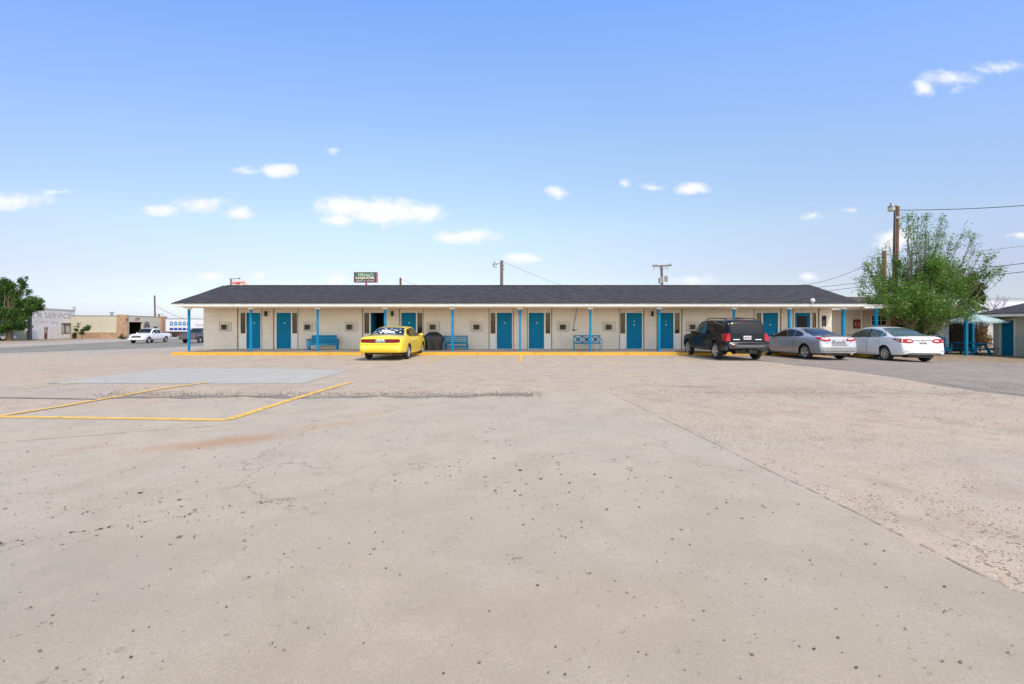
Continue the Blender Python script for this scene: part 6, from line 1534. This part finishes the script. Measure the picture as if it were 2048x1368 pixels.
# pop-outs and pits worn into the paving
rnd = random.Random(41); mb = MB()
def pit(x, y, s_, mi=None):
    n = 7; a0 = rnd.uniform(0, 6.28); el_ = rnd.uniform(.45, .9); z = gz(x, y)+.0102; ca, sa = math.cos(a0), math.sin(a0)
    ring = []
    cres = rnd.random() < .5
    for k in range(n):
        a = 2*math.pi*k/n; r = s_*rnd.uniform(.65, 1.2); px_, py_ = r*math.cos(a), r*el_*math.sin(a)
        if cres and py_ < 0: py_ = -py_*.45
        ring.append((x+px_*ca-py_*sa, y+px_*sa+py_*ca, z))
    mb.add(ring, [tuple(range(n))], rnd.choice((0,0,1,1,2)) if mi is None else mi)
def size(): return .0035+.0075*rnd.random()**2.6
for _ in range(3200):
    y = 1.5+7.9*math.sqrt(rnd.random()); x = rnd.uniform(-1.15, 1.15)*y
    if mnoise.noise(Vector((x*.5, y*.5, 4))) < -.12 and rnd.random() < .6: continue
    pit(x, y, size()*(1 if y < 4 else 1.15))
for (cx_, cy_, sx_, sy_, n_, k_) in [(-.1,4.3,.55,.35,60,1.9),(.55,4.0,.5,.3,50,1.8),(1.1,4.6,.5,.5,50,1.4),(-3.0,3.7,.7,.35,90,1.9),(-2.3,3.3,.4,.2,40,2.2),(-4.0,3.2,.5,.25,60,1.8),(-.9,2.9,.4,.2,25,1.5),(1.8,3.4,.5,.3,40,1.4),(3.0,3.9,.8,.5,120,1.5),(-4.5,8.6,1.8,.35,140,1.4)]:
    for _ in range(n_): pit(rnd.gauss(cx_, sx_), rnd.gauss(cy_, sy_), size()*k_)
for _ in range(90):      # along the old crack in the left foreground
    t_ = rnd.random(); pit(-3.55+1.75*t_+rnd.gauss(0,.02), 2.75+.95*t_+rnd.gauss(0,.03), size()*1.7)
for _ in range(5200):
    x, y = rnd.uniform(2.3, 13), rnd.gauss(9.0, 1.6) if rnd.random() < .6 else rnd.uniform(3, 10)
    if y < 2.6 or x > 1.2*y or mnoise.noise(Vector((x*.35, y*.45, 9))) < -.1: continue
    pit(x, y, (.004+.008*rnd.random()**1.5)*(1+y*.03), rnd.choice((0,0,1,2)))
for _ in range(2600):
    y = rnd.uniform(9.6, 21.5); x = rnd.uniform(-1.0, .55)*y
    if mnoise.noise(Vector((x*.22, y*.3, 2))) < .02: continue
    pit(x, y, .008+.010*rnd.random())
tag(mb.build('paving_pits', [mat('pit_brown', (.23,.165,.115), .95, spec=.1), mat('pit_grey_brown', (.30,.25,.20), .95, spec=.1), mat('pit_dark', (.11,.08,.06), .95, spec=.1)]), 'small brown pits and pop-outs worn into the paving', 'pits', kind='stuff')
# loose stones on the paving
rnd = random.Random(31); mb = MB()
ico = bmesh.new(); bmesh.ops.create_icosphere(ico, subdivisions=1, radius=1); iv = [v.co.copy() for v in ico.verts]; iff = [tuple(v.index for v in f.verts) for f in ico.faces]; ico.free()
def stone(x, y, s_):
    k = [Vector((v.x*s_*rnd.uniform(.7,1.2), v.y*s_*rnd.uniform(.7,1.2), v.z*s_*.6*rnd.uniform(.7,1.1))) for v in iv]; a = rnd.uniform(0, 6.28); ca, sa = math.cos(a), math.sin(a); z = gz(x, y)+.008
    mb.add([(x+p.x*ca-p.y*sa, y+p.x*sa+p.y*ca, z+p.z+s_*.3) for p in k], iff, rnd.choice((0,0,1,2)))
for _ in range(520):
    Y = 1.8+rnd.random()**1.4*10; stone(rnd.uniform(-1.2,1.2)*Y, Y, rnd.uniform(.0025, .006)*(1+Y*.12))
for _ in range(2200):
    Y = rnd.gauss(9.35,.22); stone(rnd.uniform(-8.5,.6), Y, rnd.uniform(.004,.013))
for _ in range(1500):
    Y = rnd.gauss(9.9,.9); stone(rnd.uniform(2,13), Y, rnd.uniform(.003,.009))
for _ in range(500):
    Y = rnd.uniform(9.5,21); stone(rnd.uniform(-1.1,1.1)*Y, Y, rnd.uniform(.005,.014))
tag(mb.build('loose_stones', [mat('brown_pebble', (.20,.15,.12), .9), mat('grey_pebble', (.33,.30,.27), .9), mat('dark_pebble', (.07,.06,.055), .9)]), 'small loose stones scattered over the paving', 'stones', kind='stuff')
mb = MB(); mb.tube([(-.0,2.72,.012),(.03,2.725,.016),(.062,2.73,.012)], .0018, 5); tag(mb.build('twig', M_BROWN), 'thin dry twig lying on the concrete in front of the camera', 'twig')

# ------------------------------------------------------------------ keep world coordinates under the placed building roots
for o in WORLD_ROOTS:
    for ch_ in o.children: ch_.matrix_parent_inverse = Matrix.Translation(-Vector(o.location))
